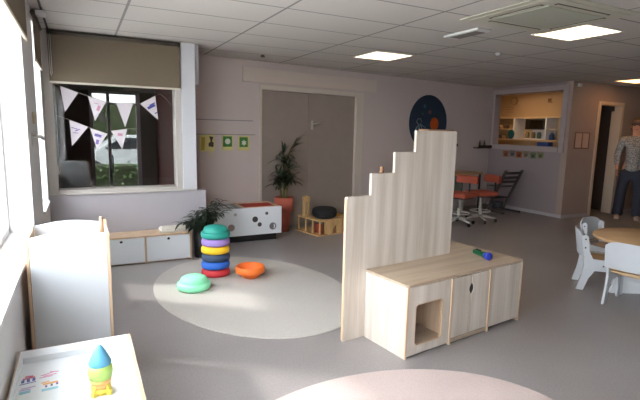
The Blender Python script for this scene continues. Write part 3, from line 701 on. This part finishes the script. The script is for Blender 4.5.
# ------------------------------------------------------------------ toddler table and chairs
TC = (4.87, 2.445)
t = thing('toddler_table', 'round toddler table with wooden top and white angled base', 'table', (TC[0], TC[1], 0), math.radians(-30))
MB().lathe([(0, .53), (.485, .53), (.495, .537), (.495, .553), (.485, .56), (0, .56)], 64).build('tabletop', wood('beech top', (198, 160, 118), (214, 180, 138), 'x', 8), t)
MB().prism([(-.34, 0), (.34, 0), (.34, .03), (.16, .50), (-.16, .50), (-.34, .03)], -.012, .012, 'y', .003).build('base_plank', M_white, t)
MB().prism([(-.34, 0), (.34, 0), (.34, .03), (.16, .50), (-.16, .50), (-.34, .03)], -.012, .012, 'x', .003).build('base_plank', M_white, t)
MB().box(-.17, .17, -.17, .17, .5005, .529, .004).build('top_plate', M_white, t)
M_chair = mat('chair paint', (198, 202, 207), .45)
M_seat = wood('beech seat', (202, 168, 128), (220, 190, 150), 'x', 10)
def chair():
    t = thing('toddler_chair', '', 'chair')
    # faces local +x; side panels at y = +-.19
    def lg(pts): return pts
    for s in (-1, 1):
        y0, y1 = (.16, .182) if s > 0 else (-.182, -.16)
        post = [(-.13, .22), (-.17, .36), (-.185, .52)]+[(-.155+.03*math.cos(a), .525+.032*math.sin(a)) for a in [PI-PI*k/8 for k in range(9)]]+[(-.125, .50), (-.115, .40), (-.08, .325), (.16, .315), (.19, .29), (.19, .22), (.13, .205)]
        rear = [(-.14, .24), (-.07, .21), (-.13, .0), (-.20, .0)]
        sp = MB().prism([(-.20, 0), (-.135, 0), (-.10, .12), (-.05, .205), (.09, .205), (.13, .12), (.14, 0), (.20, 0), (.195, .29), (.16, .315), (-.075, .325), (-.115, .40), (-.125, .50)]+[(-.155+.03*math.cos(a), .525+.032*math.sin(a)) for a in [PI*k/8 for k in range(9)]]+[(-.185, .50), (-.175, .38), (-.15, .26), (-.165, .14)], y0, y1, 'y', .004)
        o = sp.build('side_panel', M_chair, t)
        for x, z in ((-.155, .515), (-.15, .43), (.02, .26)):
            MB().tube([(x, (y1+.0005 if s > 0 else y0-.0025), z), (x, (y1+.0025 if s > 0 else y0-.0005), z)], .008, 10).build('bolt', M_dark, o)
    MB().box(-.12, .19, -.1595, .1595, .295, .312, .004).build('seat', M_seat, t)
    MB().box(.10, .13, -.1595, .1595, .225, .255, .004).build('rung', M_seat, t)
    b = MB(); n = 14; P = []
    for k in range(n+1):
        u = -1+2*k/n; P.append((-.165-.035*(1-u*u), u*.20))
    Q = [(x-.014, y) for x, y in P][::-1]
    top = lambda y: .60-.05*(y/.20)**4
    bm = bmesh.new()
    L = []
    for x, y in P+Q:
        L.append((bm.verts.new((x+.02, y, .345)), bm.verts.new((x-.02, y, top(y)))))
    m = len(L)
    for i in range(m):
        j = (i+1) % m; bm.faces.new((L[i][0], L[j][0], L[j][1], L[i][1]))
    for i in range(n):
        j = m-1-i
        bm.faces.new((L[i][1], L[i+1][1], L[j-1][1], L[j][1])); bm.faces.new((L[i][0], L[j][0], L[j-1][0], L[i+1][0]))
    bmesh.ops.recalc_face_normals(bm, faces=bm.faces[:]); b._merge(bm)
    b.build('backrest', M_chair, t)
    MB().tube([(-.155, y*.19, .34) for y in (-1, -.5, 0, .5, 1)], .008, 8).build('back_rail', M_seat, t)
    return t
CG = 'toddler chairs round the wooden table'
def face(p, q): return math.atan2(q[1]-p[1], q[0]-p[0])
c1 = chair(); p1 = (4.63, 2.79); c1['label'] = 'white toddler chair seen from the side, left of the round table'; c1['group'] = CG
place(c1, (p1[0], p1[1], 0), math.radians(-49))
p2 = (4.42, 2.32); dup(c1, (p2[0], p2[1], 0), math.radians(12), 'white toddler chair with its back to the camera, in front of the round table', CG)
p3 = (5.20, 3.07); dup(c1, (p3[0], p3[1], 0), math.radians(-85), 'white toddler chair on the far side, only its rounded back showing', CG)

# ------------------------------------------------------------------ desk corner with orange swivel chairs
M_or = mat('orange upholstery', (172, 80, 58), .75, noise=.05, nscale=30)
t = thing('desk', 'wooden desk along the wall behind the orange swivel chairs', 'desk', onwall(3.9, -.55, 0), RZ)
MB().box(-.9, 1.05, 0, .53, .735, .77, .004).build('desktop', wood('desk oak', (186, 146, 102), (206, 166, 118), 'x', 8), t)
for x in (-.85, 1.0):
    for y in (.04, .46): MB().tube([(x, y, 0), (x, y, .735)], .02, 12).build('leg', M_dark, t)
MB().box(-.83, .98, .44, .455, .25, .70).build('modesty_panel', mat('grey green board', (120, 128, 116), .7), t)
t = thing('storage_box', 'white storage box on the floor under the desk', 'box', onwall(4.25, -.36, 0), RZ)
MB().box(-.25, .25, -.12, .12, 0, .30, .01).build('body', mat('off white plastic', (176, 172, 170), .6), t); MB().box(-.26, .26, -.13, .13, .3005, .325, .006).build('lid', MATS['off white plastic'], t)
t = thing('paper_tray', 'small pale box standing on the desk behind the stepped panel', 'box', onwall(3.72, -.30, .7705), RZ)
MB().box(-.10, .10, -.06, .06, 0, .13, .004).build('body', mat('pale card', (176, 158, 138), .8), t)
def swivel():
    t = thing('swivel_chair', '', 'chair')
    MB().box(-.20, .20, -.21, .21, .47, .545, .03, 3).build('seat', M_or, t)
    MB().box(-.16, .16, -.16, .16, .45, .4695, .004).build('seat_plate', M_black, t)
    b = MB(); n = 10
    P = [(-.235-.05*(1-(2*k/n-1)**2)+.05, -.20+.40*k/n) for k in range(n+1)]; Q = [(x-.05, y) for x, y in P][::-1]
    b.prism(P+Q, .685, .815, 'z', .015); b.build('backrest', M_or, t)
    MB().tube([(-.05, 0, .45), (-.22, 0, .45), (-.285, 0, .52), (-.285, 0, .70)], .016, 10).build('back_post', M_black, t)
    MB().tube([(0, 0, .10), (0, 0, .28)], .03, 14).tube([(0, 0, .28), (0, 0, .45)], .018, 12).build('gas_lift', M_chrome, t)
    for k in range(5):
        a = 2*PI*k/5
        l = MB().tube([(0, 0, .11), (.26*math.cos(a), .26*math.sin(a), .075)], [.024, .015], 8).build('leg', M_chrome, t)
        MB().lathe([(0, -.012), (.028, -.012), (.032, 0), (.028, .012), (0, .012)], 14, M=Matrix.Translation((.26*math.cos(a), .26*math.sin(a), .033)) @ Matrix.Rotation(a, 4, 'Z') @ Matrix.Rotation(PI/2, 4, 'X')).build('castor', M_black, l)
    MB().tube([(.17*math.cos(2*PI*k/20), .17*math.sin(2*PI*k/20), .20) for k in range(20)], .01, 8, closed=True).build('foot_ring', M_chrome, t)
    return t
s1 = swivel(); s1['label'] = 'orange swivel chair just right of the stepped panel'; s1['group'] = 'orange swivel chairs at the desk'
place(s1, (5.62, 5.80, 0), math.radians(195))
dup(s1, (6.17, 5.86, 0), math.radians(172), 'orange swivel chair nearer the dark high chair', 'orange swivel chairs at the desk')
# dark high chair
t = thing('high_chair', 'dark grey wooden high chair with slanted ladder sides near the wall corner', 'high chair', (7.42, 6.43, 0), math.radians(90))
M_hc = mat('dark grey wood', (70, 64, 64), .6)
for y in (-.23, .21):
    p = MB().prism([(-.20, .0), (.26, .0), (.26, .035), (-.20, .035)], y, y+.022, 'y', .004)
    p.prism([(.20, .02), (.26, .02), (-.14, .84), (-.20, .84)], y, y+.022, 'y', .004); p.build('side_post', M_hc, t)
MB().box(-.02, .30, -.2075, .2095, .50, .515, .004).build('seat', M_hc, t)
MB().box(.10, .36, -.2075, .2095, .26, .275, .004).build('foot_plate', M_hc, t)
for z in (.60, .69, .78):
    x = .23-(z-.02)/.82*.40
    MB().box(x-.012, x+.006, -.2075, .2095, z-.022, z+.026, .004).build('back_slat', M_hc, t)
# bin
t = thing('waste_bin', 'small blue grey bin on the floor in the wall corner', 'bin', (7.70, 6.86, 0))
MB().lathe([(0, 0), (.10, 0), (.12, .12), (.125, .13), (.112, .13), (.095, .02), (0, .02)], 24).build('tub', mat('bin grey', (84, 86, 96), .6), t)

# ------------------------------------------------------------------ photo strip under the hatch and notice by the open door
pc = [((150, 92, 56), (90, 60, 44)), ((120, 112, 110), (70, 72, 80)), ((152, 84, 46), (84, 52, 40)), ((140, 124, 108), (100, 84, 70)), ((112, 120, 92), (60, 74, 56)), ((130, 128, 96), (70, 88, 50))]
names = ['orange photo, first from the left under the hatch', 'grey photo, second from the left under the hatch', 'rust coloured photo, third from the left under the hatch', 'tan photo, fourth from the left under the hatch', 'grey green photo, fifth from the left under the hatch', 'green photo, rightmost under the hatch']
for i, (c, d) in enumerate(pc):
    y = 6.90-.165*i
    t = thing('photo', names[i], 'photo', (XR+.0005, y, 1.06+(.012 if i % 2 else 0)), 0, 'photos in a row under the hatch')
    MB().box(-.003, 0, -.072, .072, 0, .125).build('print', mat('photo %d' % i, c, .7, noise=.3, nscale=14), t)
    MB().box(-.006, -.0032, -.04, .035, .02, .08).build('figure', mat('photo figure %d' % i, d, .7), t)
t = thing('notice_board', 'brown framed double notice on the warm wall left of the open door', 'notice', (8.255, YP-.001, 1.285))
fr = MB().box(-.21, .21, -.014, 0, 0, .018).box(-.21, .21, -.014, 0, .285, .30).box(-.21, -.195, -.014, 0, .018, .285).box(.195, .21, -.014, 0, .018, .285).box(-.008, .008, -.014, 0, .018, .285)
fr.build('frame', mat('notice brown', (120, 78, 64), .6), t)
for x in (-.1015, .1015): MB().box(x-.092, x+.092, -.006, 0, .02, .283).build('sheet', mat('notice sheet', (196, 166, 150), .8), t)
t = thing('wall_sensor', 'small white motion sensor high on the warm wall corner', 'sensor', (8.02, YP-.001, 2.42))
MB().box(-.035, .035, -.05, 0, -.03, .03, .01).build('housing', M_whitep, t); MB().ball((0, -.05, -.01), .022, .01, .018, 12).build('lens', mat('sensor lens', (200, 196, 190), .3), t)

# ------------------------------------------------------------------ kitchen seen through the hatch
M_kwood = wood('kitchen shelf wood', (196, 166, 124), (214, 186, 146), 'y', 10)
t = thing('kitchen_shelf', 'wide open kitchen shelf unit seen through the hatch', 'shelf', (9.28, 7.75, 0))
b = MB().box(0, .36, -1.25, 1.25, 1.90, 1.935).box(0, .36, -1.25, 1.25, 1.385, 1.415).box(0, .36, -1.25, 1.25, .87, .91).box(.345, .36, -1.25, 1.25, .91, 1.9)
b.build('carcass', M_kwood, t)
for y in (-1.24, -.66, .21, .98): MB().box(0, .344, y-.018, y+.018, 1.4155, 1.8995).build('upright', M_whitep, t)
MB().box(.02, .344, .232, .96, 1.64, 1.66).build('shelf', M_kwood, t); MB().box(.02, .344, -1.22, -.68, 1.64, 1.66).build('shelf', M_kwood, t)
for y in (-1.2, 1.2): MB().box(.02, .34, y-.02, y+.02, 0, .87).build('leg', M_kwood, t)
cols = [(92, 70, 56), (168, 132, 96), (120, 92, 72), (180, 150, 112), (84, 66, 58)]
KG = 'cups on the kitchen shelves'
prof = [(0, 0), (.03, 0), (.042, .03), (.044, .09), (.038, .09), (.036, .012), (0, .012)]
for row, z in ((0, 1.4155), (1, 1.6605)):
    for i in range(7):
        y = 7.75+.28+.1*i
        o = MB().lathe(prof, 14).build('cup', mat('cup %d' % ((i+2*row) % 5), cols[(i+2*row) % 5], .5))
        tag(place(o, (9.28+.12, y, z)), '%s cup, %s from the left on the %s left shelf of the hatch kitchen' % (['dark brown', 'tan', 'mid brown', 'light tan', 'umber'][(i+2*row) % 5], ['seventh', 'sixth', 'fifth', 'fourth', 'third', 'second', 'first'][i], ['lower', 'upper'][row]), 'cup', KG)
t = thing('microwave', 'long black oven in the middle bay of the kitchen shelf', 'oven', (9.40, 7.47, 1.645))
MB().box(-.13, .22, -.34, .16, 0, .24, .01).build('body', mat('oven black', (30, 26, 24), .3), t); MB().box(-.134, -.1305, -.30, .02, .03, .21).build('oven_door', mat('oven glass', (18, 16, 16), .15), t)
MB().box(-.10, .20, -.36, .18, -.225, -.205).box(.10, .14, -.3, .12, -.205, -.001).build('stand', M_whitep, t)
for i, (y, c, n) in enumerate(((7.62, (150, 130, 90), 'tan jar left of centre under the black oven'), (7.45, (120, 110, 80), 'olive jar in the middle under the black oven'), (7.30, (84, 100, 90), 'green jar at the right under the black oven'))):
    o = MB().lathe([(0, 0), (.045, 0), (.048, .10), (.036, .12), (.036, .145), (0, .145)], 16).build('jar', mat('jar %d' % i, c, .3)); tag(place(o, (9.36, y, 1.4405)), n, 'jar')
o = MB().prism([(.09*math.cos(2*PI*k/28), .11*math.sin(2*PI*k/28)) for k in range(28)], -.015, .015, 'x', .005).build('pan_lid', mat('teal enamel', (24, 84, 96), .4)); tag(place(o, (9.25, 7.99, 1.527)), 'round teal lid leaning upright on the kitchen shelf', 'lid')
t = thing('cleaning_bottle', 'blue bottle with pale cap at the right of the kitchen shelf', 'bottle', (9.35, 6.97, 1.4155)); t.scale = (1, 1, .62)
MB().lathe([(0, 0), (.05, 0), (.055, .02), (.055, .17), (.035, .22), (.028, .25), (0, .25)], 24).build('body', mat('bottle blue', (40, 70, 128), .4), t); MB().lathe([(0, .2505), (.03, .2505), (.03, .32), (0, .33)], 18).build('cap', mat('bottle cap', (196, 176, 160), .5), t)
t = thing('kitchen_counter', 'pale kitchen worktop just behind the hatch', 'counter', (8.17, 7.0, 0))
MB().box(-.13, .42, -1.0, 1.6, 1.22, 1.26, .004).build('worktop', mat('counter top', (206, 168, 124), .5), t); MB().box(-.10, .40, -.95, 1.55, 0, 1.2195).build('base_unit', mat('counter base', (150, 130, 110), .6), t)
for i, (y, c, n) in enumerate(((6.62, (60, 84, 140), 'blue tub standing on the kitchen worktop behind the hatch'), (6.05, (150, 120, 70), 'brown bag slumped on the right of the kitchen worktop'))):
    pass
o = MB().box(-.08, .08, -.13, .13, 0, .12, .015).build('tub', mat('tub blue', (58, 86, 146), .5)); tag(place(o, (8.35, 6.36, 1.2605)), 'blue tub on the kitchen worktop behind the hatch', 'tub')
t = thing('wall_drawing', 'thin cup line drawing on the warm kitchen wall', 'drawing', (9.655, 8.35, 2.25))
dm = mat('line brown', (150, 110, 66), .7); k = MB()
k.tube([(-.004, .09*math.cos(2*PI*j/24)-.02, .09+.09*math.sin(2*PI*j/24)) for j in range(24)], .006, 6, closed=True)
k.tube([(-.004, -.08, .19), (-.004, -.14, .1), (-.004, -.10, .0)], .006, 6)
for z in (-.06, -.12, -.18): k.tube([(-.004, -.08+.05, z), (-.004, .16, z+.01)], .006, 6)
k.build('lines', dm, t)
t = thing('thermostat', 'small brown square thermostat on the warm kitchen wall', 'thermostat', (9.659, 7.32, 2.31))
MB().box(-.02, 0, -.05, .05, -.05, .05, .004).build('case', mat('thermo brown', (150, 112, 70), .6), t); MB().box(-.023, -.0205, -.03, .03, -.01, .03).build('display', mat('thermo display', (96, 72, 50), .4), t)

# ------------------------------------------------------------------ ceiling fittings
def panel(label, c, sx, sy, em, col=(255, 228, 196)):
    t = thing('ceiling_light', label, 'ceiling light', (c[0], c[1], CE))
    MB().ring_prism(rect_like(-sx/2, sx/2, -sy/2, sy/2), rect_like(-sx/2+.015, sx/2-.015, -sy/2+.015, sy/2-.015), -.008, 0, 'z').build('frame', M_whitep, t)
    MB().box(-sx/2+.0155, sx/2-.0155, -sy/2+.0155, sy/2-.0155, -.006, -.002).build('diffuser', mat('lamp %d %d' % (int(em*10), col[2]), col, .6, emit=em), t)
    return t
LE = 1.4
panel('square lit ceiling panel above the space between door and picture', (3.545, 5.19), .57, .56, LE)
panel('bright square ceiling panel beside the air conditioner', (4.25, 3.005), .57, .56, LE)
panel('warm lit ceiling panel at the far right edge over the passage', (8.72, 4.86), .62, .56, 2.2, (255, 190, 124))
panel('warm lit ceiling panel inside the kitchen behind the hatch', (8.75, 7.6), .5, .9, 3.0, (255, 218, 168))
t = thing('air_conditioner', 'large beige ceiling air conditioner with louvre slots', 'air conditioner', (3.475, 2.735, CE)); t.scale = (.93, .93, 1)
M_ac = mat('air conditioner beige', (200, 196, 182), .5)
MB().box(-.56, .56, -.49, .49, -.010, -.001, .003).box(-.50, .50, -.43, .43, -.016, -.0105, .003).build('cover', M_ac, t)
MB().box(-.35, .35, -.28, .28, -.021, -.0165, .002).build('grille', mat('air conditioner grille', (184, 186, 172), .6), t)
for x0, x1, y0, y1 in ((-.425, -.385, -.27, .27), (.385, .425, -.27, .27), (-.34, .34, -.36, -.32), (-.34, .34, .32, .36)):
    MB().box(x0, x1, y0, y1, -.018, -.0165).build('slot', mat('slot dark', (60, 54, 46), .7), t)
    xm, ym = (x0+x1)/2, (y0+y1)/2
    if x1-x0 < .1: MB().box(xm-.006, xm+.014, y0+.02, y1-.02, -.021, -.0185).build('louvre', M_ac, t)
    else: MB().box(x0+.02, x1-.02, ym-.006, ym+.014, -.021, -.0185).build('louvre', M_ac, t)
t = thing('ceiling_vent', 'small white ceiling vent with dark slatted mouth left of the air conditioner', 'vent', (3.40, 3.56, CE), math.radians(0))
MB().box(-.09, .09, -.23, .23, -.022, -.001, .006).build('housing', M_whitep, t)
MB().box(-.055, .07, -.17, .17, -.0255, -.0225).build('grille', mat('vent grey', (128, 122, 116), .6), t)
t = thing('smoke_detector', 'round white smoke detector on the ceiling tiles', 'smoke detector', (4.55, 4.22, CE)); t.scale = (.62, .62, .7)
MB().lathe([(0, -.045), (.03, -.045), (.045, -.03), (.055, -.012), (.055, -.001), (0, -.001)], 28).build('housing', M_whitep, t); MB().lathe([(0, -.05), (.012, -.05), (.014, -.0455), (0, -.0455)], 14).build('sensor', mat('detector lens', (150, 146, 142), .4), t)
t = thing('sprinkler', 'tiny dark sprinkler head on the ceiling above the door board', 'sprinkler', (2.21, 6.03, CE))
MB().lathe([(0, -.03), (.025, -.03), (.03, -.015), (.02, -.001), (0, -.001)], 18).build('head', mat('sprinkler grey', (110, 104, 100), .5), t)

# ------------------------------------------------------------------ person standing by the open door
def skin(name, nodes, edges, m, parent, sub=2):
    me = bpy.data.meshes.new(name+' skeleton'); me.from_pydata([n[0] for n in nodes], edges, []); me.update()
    o = bpy.data.objects.new(name+' tmp', me); COL.objects.link(o)
    o.modifiers.new('s', 'SKIN'); 
    for i, n in enumerate(nodes):
        r = n[1]; sv = me.skin_vertices[0].data[i]; sv.radius = (r, r) if not isinstance(r, tuple) else r; sv.use_root = (i == 0)
    if sub: 
        sm = o.modifiers.new('d', 'SUBSURF'); sm.levels = sub; sm.render_levels = sub
    dg = bpy.context.evaluated_depsgraph_get(); dg.update()
    ev = o.evaluated_get(dg); m2 = bpy.data.meshes.new_from_object(ev, depsgraph=dg)
    b = MB(); b.bm.from_mesh(m2)
    for f in b.bm.faces: f.smooth = True
    bpy.data.objects.remove(o); bpy.data.meshes.remove(me); bpy.data.meshes.remove(m2)
    return b
PX, PY = 9.12, 5.06
pr_ = thing('person', 'person in patterned blouse and blue jeans standing by the open door', 'person', (PX, PY, 0), math.atan2(-PY, -PX))
M_skin = mat('skin', (206, 150, 120), .55); M_jean = mat('denim', (50, 54, 68), .85, noise=.15, nscale=40); M_hair = mat('hair brown', (70, 48, 36), .6, noise=.3, nscale=60)
# local +x = facing the camera, +y = the person's left (viewer's right)
N = [((0, 0, .98), .12), ((0, 0, 1.12), .115), ((0, 0, 1.28), .125), ((0, 0, 1.42), .12), ((0, 0, 1.53), .06), ((.01, 0, 1.60), .055)]
Ed = [(0, 1), (1, 2), (2, 3), (3, 4), (4, 5)]
def add(p, r, frm): N.append((p, r)); Ed.append((frm, len(N)-1)); return len(N)-1
hd = add((.02, 0, 1.70), .085, 5); hd = add((.02, 0, 1.78), .07, hd)
for s in (-1, 1):
    a = add((0, s*.17, 1.44), .055, 3)
    if s < 0:
        e = add((.0, s*.25, 1.17), .042, a); w_ = add((.12, s*.24, .97), .03, e); hn = add((.15, s*.235, .91), .032, w_)
    else:
        e = add((-.02, s*.25, 1.17), .042, a); w_ = add((.05, s*.27, .94), .03, e); hn = add((.06, s*.27, .87), .032, w_)
    L = add((0, s*.10, .88), .085, 0); k_ = add((.02, s*.13, .50), .06, L); an = add((0, s*.15, .10), .04, k_); add((.10, s*.16, .045), .035, an)
body = skin('body', N, Ed, M_skin, None)
# face: nose, ears
body.ball((.112, 0, 1.70), .018, .014, .024, 12); body.ball((.02, -.088, 1.705), .018, .01, .03, 12); body.ball((.02, .088, 1.705), .018, .01, .03, 12)
# fingers and thumbs, rooted inside the palms
for s, hx, hy, hz in ((-1, .15, -.235, .90), (1, .06, .27, .86)):
    for i, ln in enumerate((.07, .08, .075, .06)):
        y = hx-.028+.018*i
        f = [((y, hy, hz-.01), .010), ((y+.004, hy, hz-.045), .009), ((y+.012, hy+s*-.012, hz-.03-ln*.6), .0085), ((y+.014, hy+s*-.03, hz-.03-ln), .007)]
        fb = skin('finger', f, [(0, 1), (1, 2), (2, 3)], M_skin, None, 1); me = bpy.data.meshes.new('t'); fb.bm.to_mesh(me); fb.bm.free(); body.bm.from_mesh(me); bpy.data.meshes.remove(me)
    f = [((hx+.02, hy, hz+.01), .011), ((hx+.05, hy-s*.01, hz-.015), .010), ((hx+.06, hy-s*.02, hz-.045), .008)]
    fb = skin('thumb', f, [(0, 1), (1, 2)], M_skin, None, 1); me = bpy.data.meshes.new('t'); fb.bm.to_mesh(me); fb.bm.free(); body.bm.from_mesh(me); bpy.data.meshes.remove(me)
body.build('body', M_skin, pr_)
for s in (-1, 1):
    MB().ball((.098, s*.034, 1.725), .010, .014, .009, 12).build('eye', mat('eye dark', (50, 36, 30), .3), pr_)
    MB().ball((.094, s*.034, 1.748), .008, .022, .004, 10).build('eyebrow', M_hair, pr_)
MB().ball((.100, 0, 1.652), .010, .028, .008, 12).build('mouth', mat('lips', (160, 84, 76), .5), pr_)
h = MB().ball((-.005, 0, 1.775), .105, .10, .085, 22).ball((-.05, 0, 1.70), .07, .092, .11, 18); h.build('hair', M_hair, pr_)
# blouse
bl = mat('blouse print', (150, 146, 140), .85)
nt = bl.node_tree; b_ = nt.nodes['Principled BSDF']; tc = nt.nodes.new('ShaderNodeTexCoord'); vo = nt.nodes.new('ShaderNodeTexVoronoi'); vo.inputs['Scale'].default_value = 45
rp = nt.nodes.new('ShaderNodeValToRGB'); rp.color_ramp.elements[0].position = .35; rp.color_ramp.elements[0].color = lin((176, 166, 156)); rp.color_ramp.elements[1].position = .6; rp.color_ramp.elements[1].color = lin((120, 122, 124))
nt.links.new(tc.outputs['Object'], vo.inputs['Vector']); nt.links.new(vo.outputs['Distance'], rp.inputs['Fac']); nt.links.new(rp.outputs['Color'], b_.inputs['Base Color'])
N = [((0, 0, .86), (.17, .15)), ((0, 0, .98), (.165, .148)), ((0, 0, 1.14), (.155, .135)), ((0, 0, 1.28), (.16, .14)), ((0, 0, 1.44), (.16, .14)), ((.005, 0, 1.545), .085)]; Ed = [(0, 1), (1, 2), (2, 3), (3, 4), (4, 5)]
for s in (-1, 1):
    a = add((0, s*.18, 1.445), .098, 4)
    if s < 0: e = add((.0, s*.255, 1.17), .062, a); w_ = add((.11, s*.24, .985), .044, e)
    else: e = add((-.02, s*.255, 1.17), .062, a); w_ = add((.045, s*.27, .95), .044, e)
skin('blouse', N, Ed, bl, None).build('blouse', bl, pr_)
# jeans
N = [((0, 0, .98), .145), ((0, 0, .90), .14)]; Ed = [(0, 1)]
for s in (-1, 1):
    a = add((0, s*.10, .80), .11, 1); k_ = add((.02, s*.135, .48), .092, a); add((.01, s*.155, .09), .098, k_); add((.015, s*.157, .03), .095, len(N)-1)
skin('jeans', N, Ed, M_jean, None).build('jeans', M_jean, pr_)
for s in (-1, 1):
    MB().ball((.08, s*.16, .035), .13, .05, .042, 18).box(-.05, .20, s*.16-.045, s*.16+.045, 0, .022, .008).build('shoe', mat('pale shoe', (196, 176, 160), .6), pr_)

# ------------------------------------------------------------------ light
wd = bpy.data.worlds.new('overcast sky'); S.world = wd; wd.use_nodes = True
bg = wd.node_tree.nodes['Background']; bg.inputs['Color'].default_value = (.90, .95, 1.0, 1); bg.inputs['Strength'].default_value = 5.5
sl = bpy.data.lights.new('hazy sun', 'SUN'); sl.energy = 1.4; sl.angle = math.radians(4); sl.color = (1, .98, .95)
so = bpy.data.objects.new('hazy sun', sl); COL.objects.link(so); so.location = (-6, 10, 8)
so.rotation_euler = Vector((.80*.72, -.6*.72, -.69)).to_track_quat('-Z', 'Y').to_euler()

# ------------------------------------------------------------------ camera
f, pit, yaw, rol = 466.1, .148135, .475787, -.0211644
cyw, syw, cp, sp = math.cos(yaw), math.sin(yaw), math.cos(pit), math.sin(pit)
fwd = Vector((syw*cp, cyw*cp, -sp)); right = Vector((cyw, -syw, 0)); down = fwd.cross(right)
c, s = math.cos(rol), math.sin(rol)
r2 = c*right+s*down; d2 = -s*right+c*down
cam = bpy.data.cameras.new('camera'); co = bpy.data.objects.new('camera', cam); COL.objects.link(co)
cam.sensor_width = 36; cam.lens = f*36/640; cam.clip_start = .05; cam.clip_end = 200
R = Matrix((r2, -d2, -fwd)).transposed().to_4x4(); co.matrix_world = Matrix.Translation((0, 0, 1.52)) @ R
S.camera = co
S.view_settings.view_transform = 'Standard'; S.view_settings.look = 'None'; S.view_settings.gamma = 1; S.view_settings.use_curve_mapping = False
S.view_settings.exposure = 1.3
S.cycles.use_denoising = True
S.cycles.max_bounces = 10; S.cycles.diffuse_bounces = 6; S.cycles.transparent_max_bounces = 12
S.cycles.sample_clamp_indirect = 8
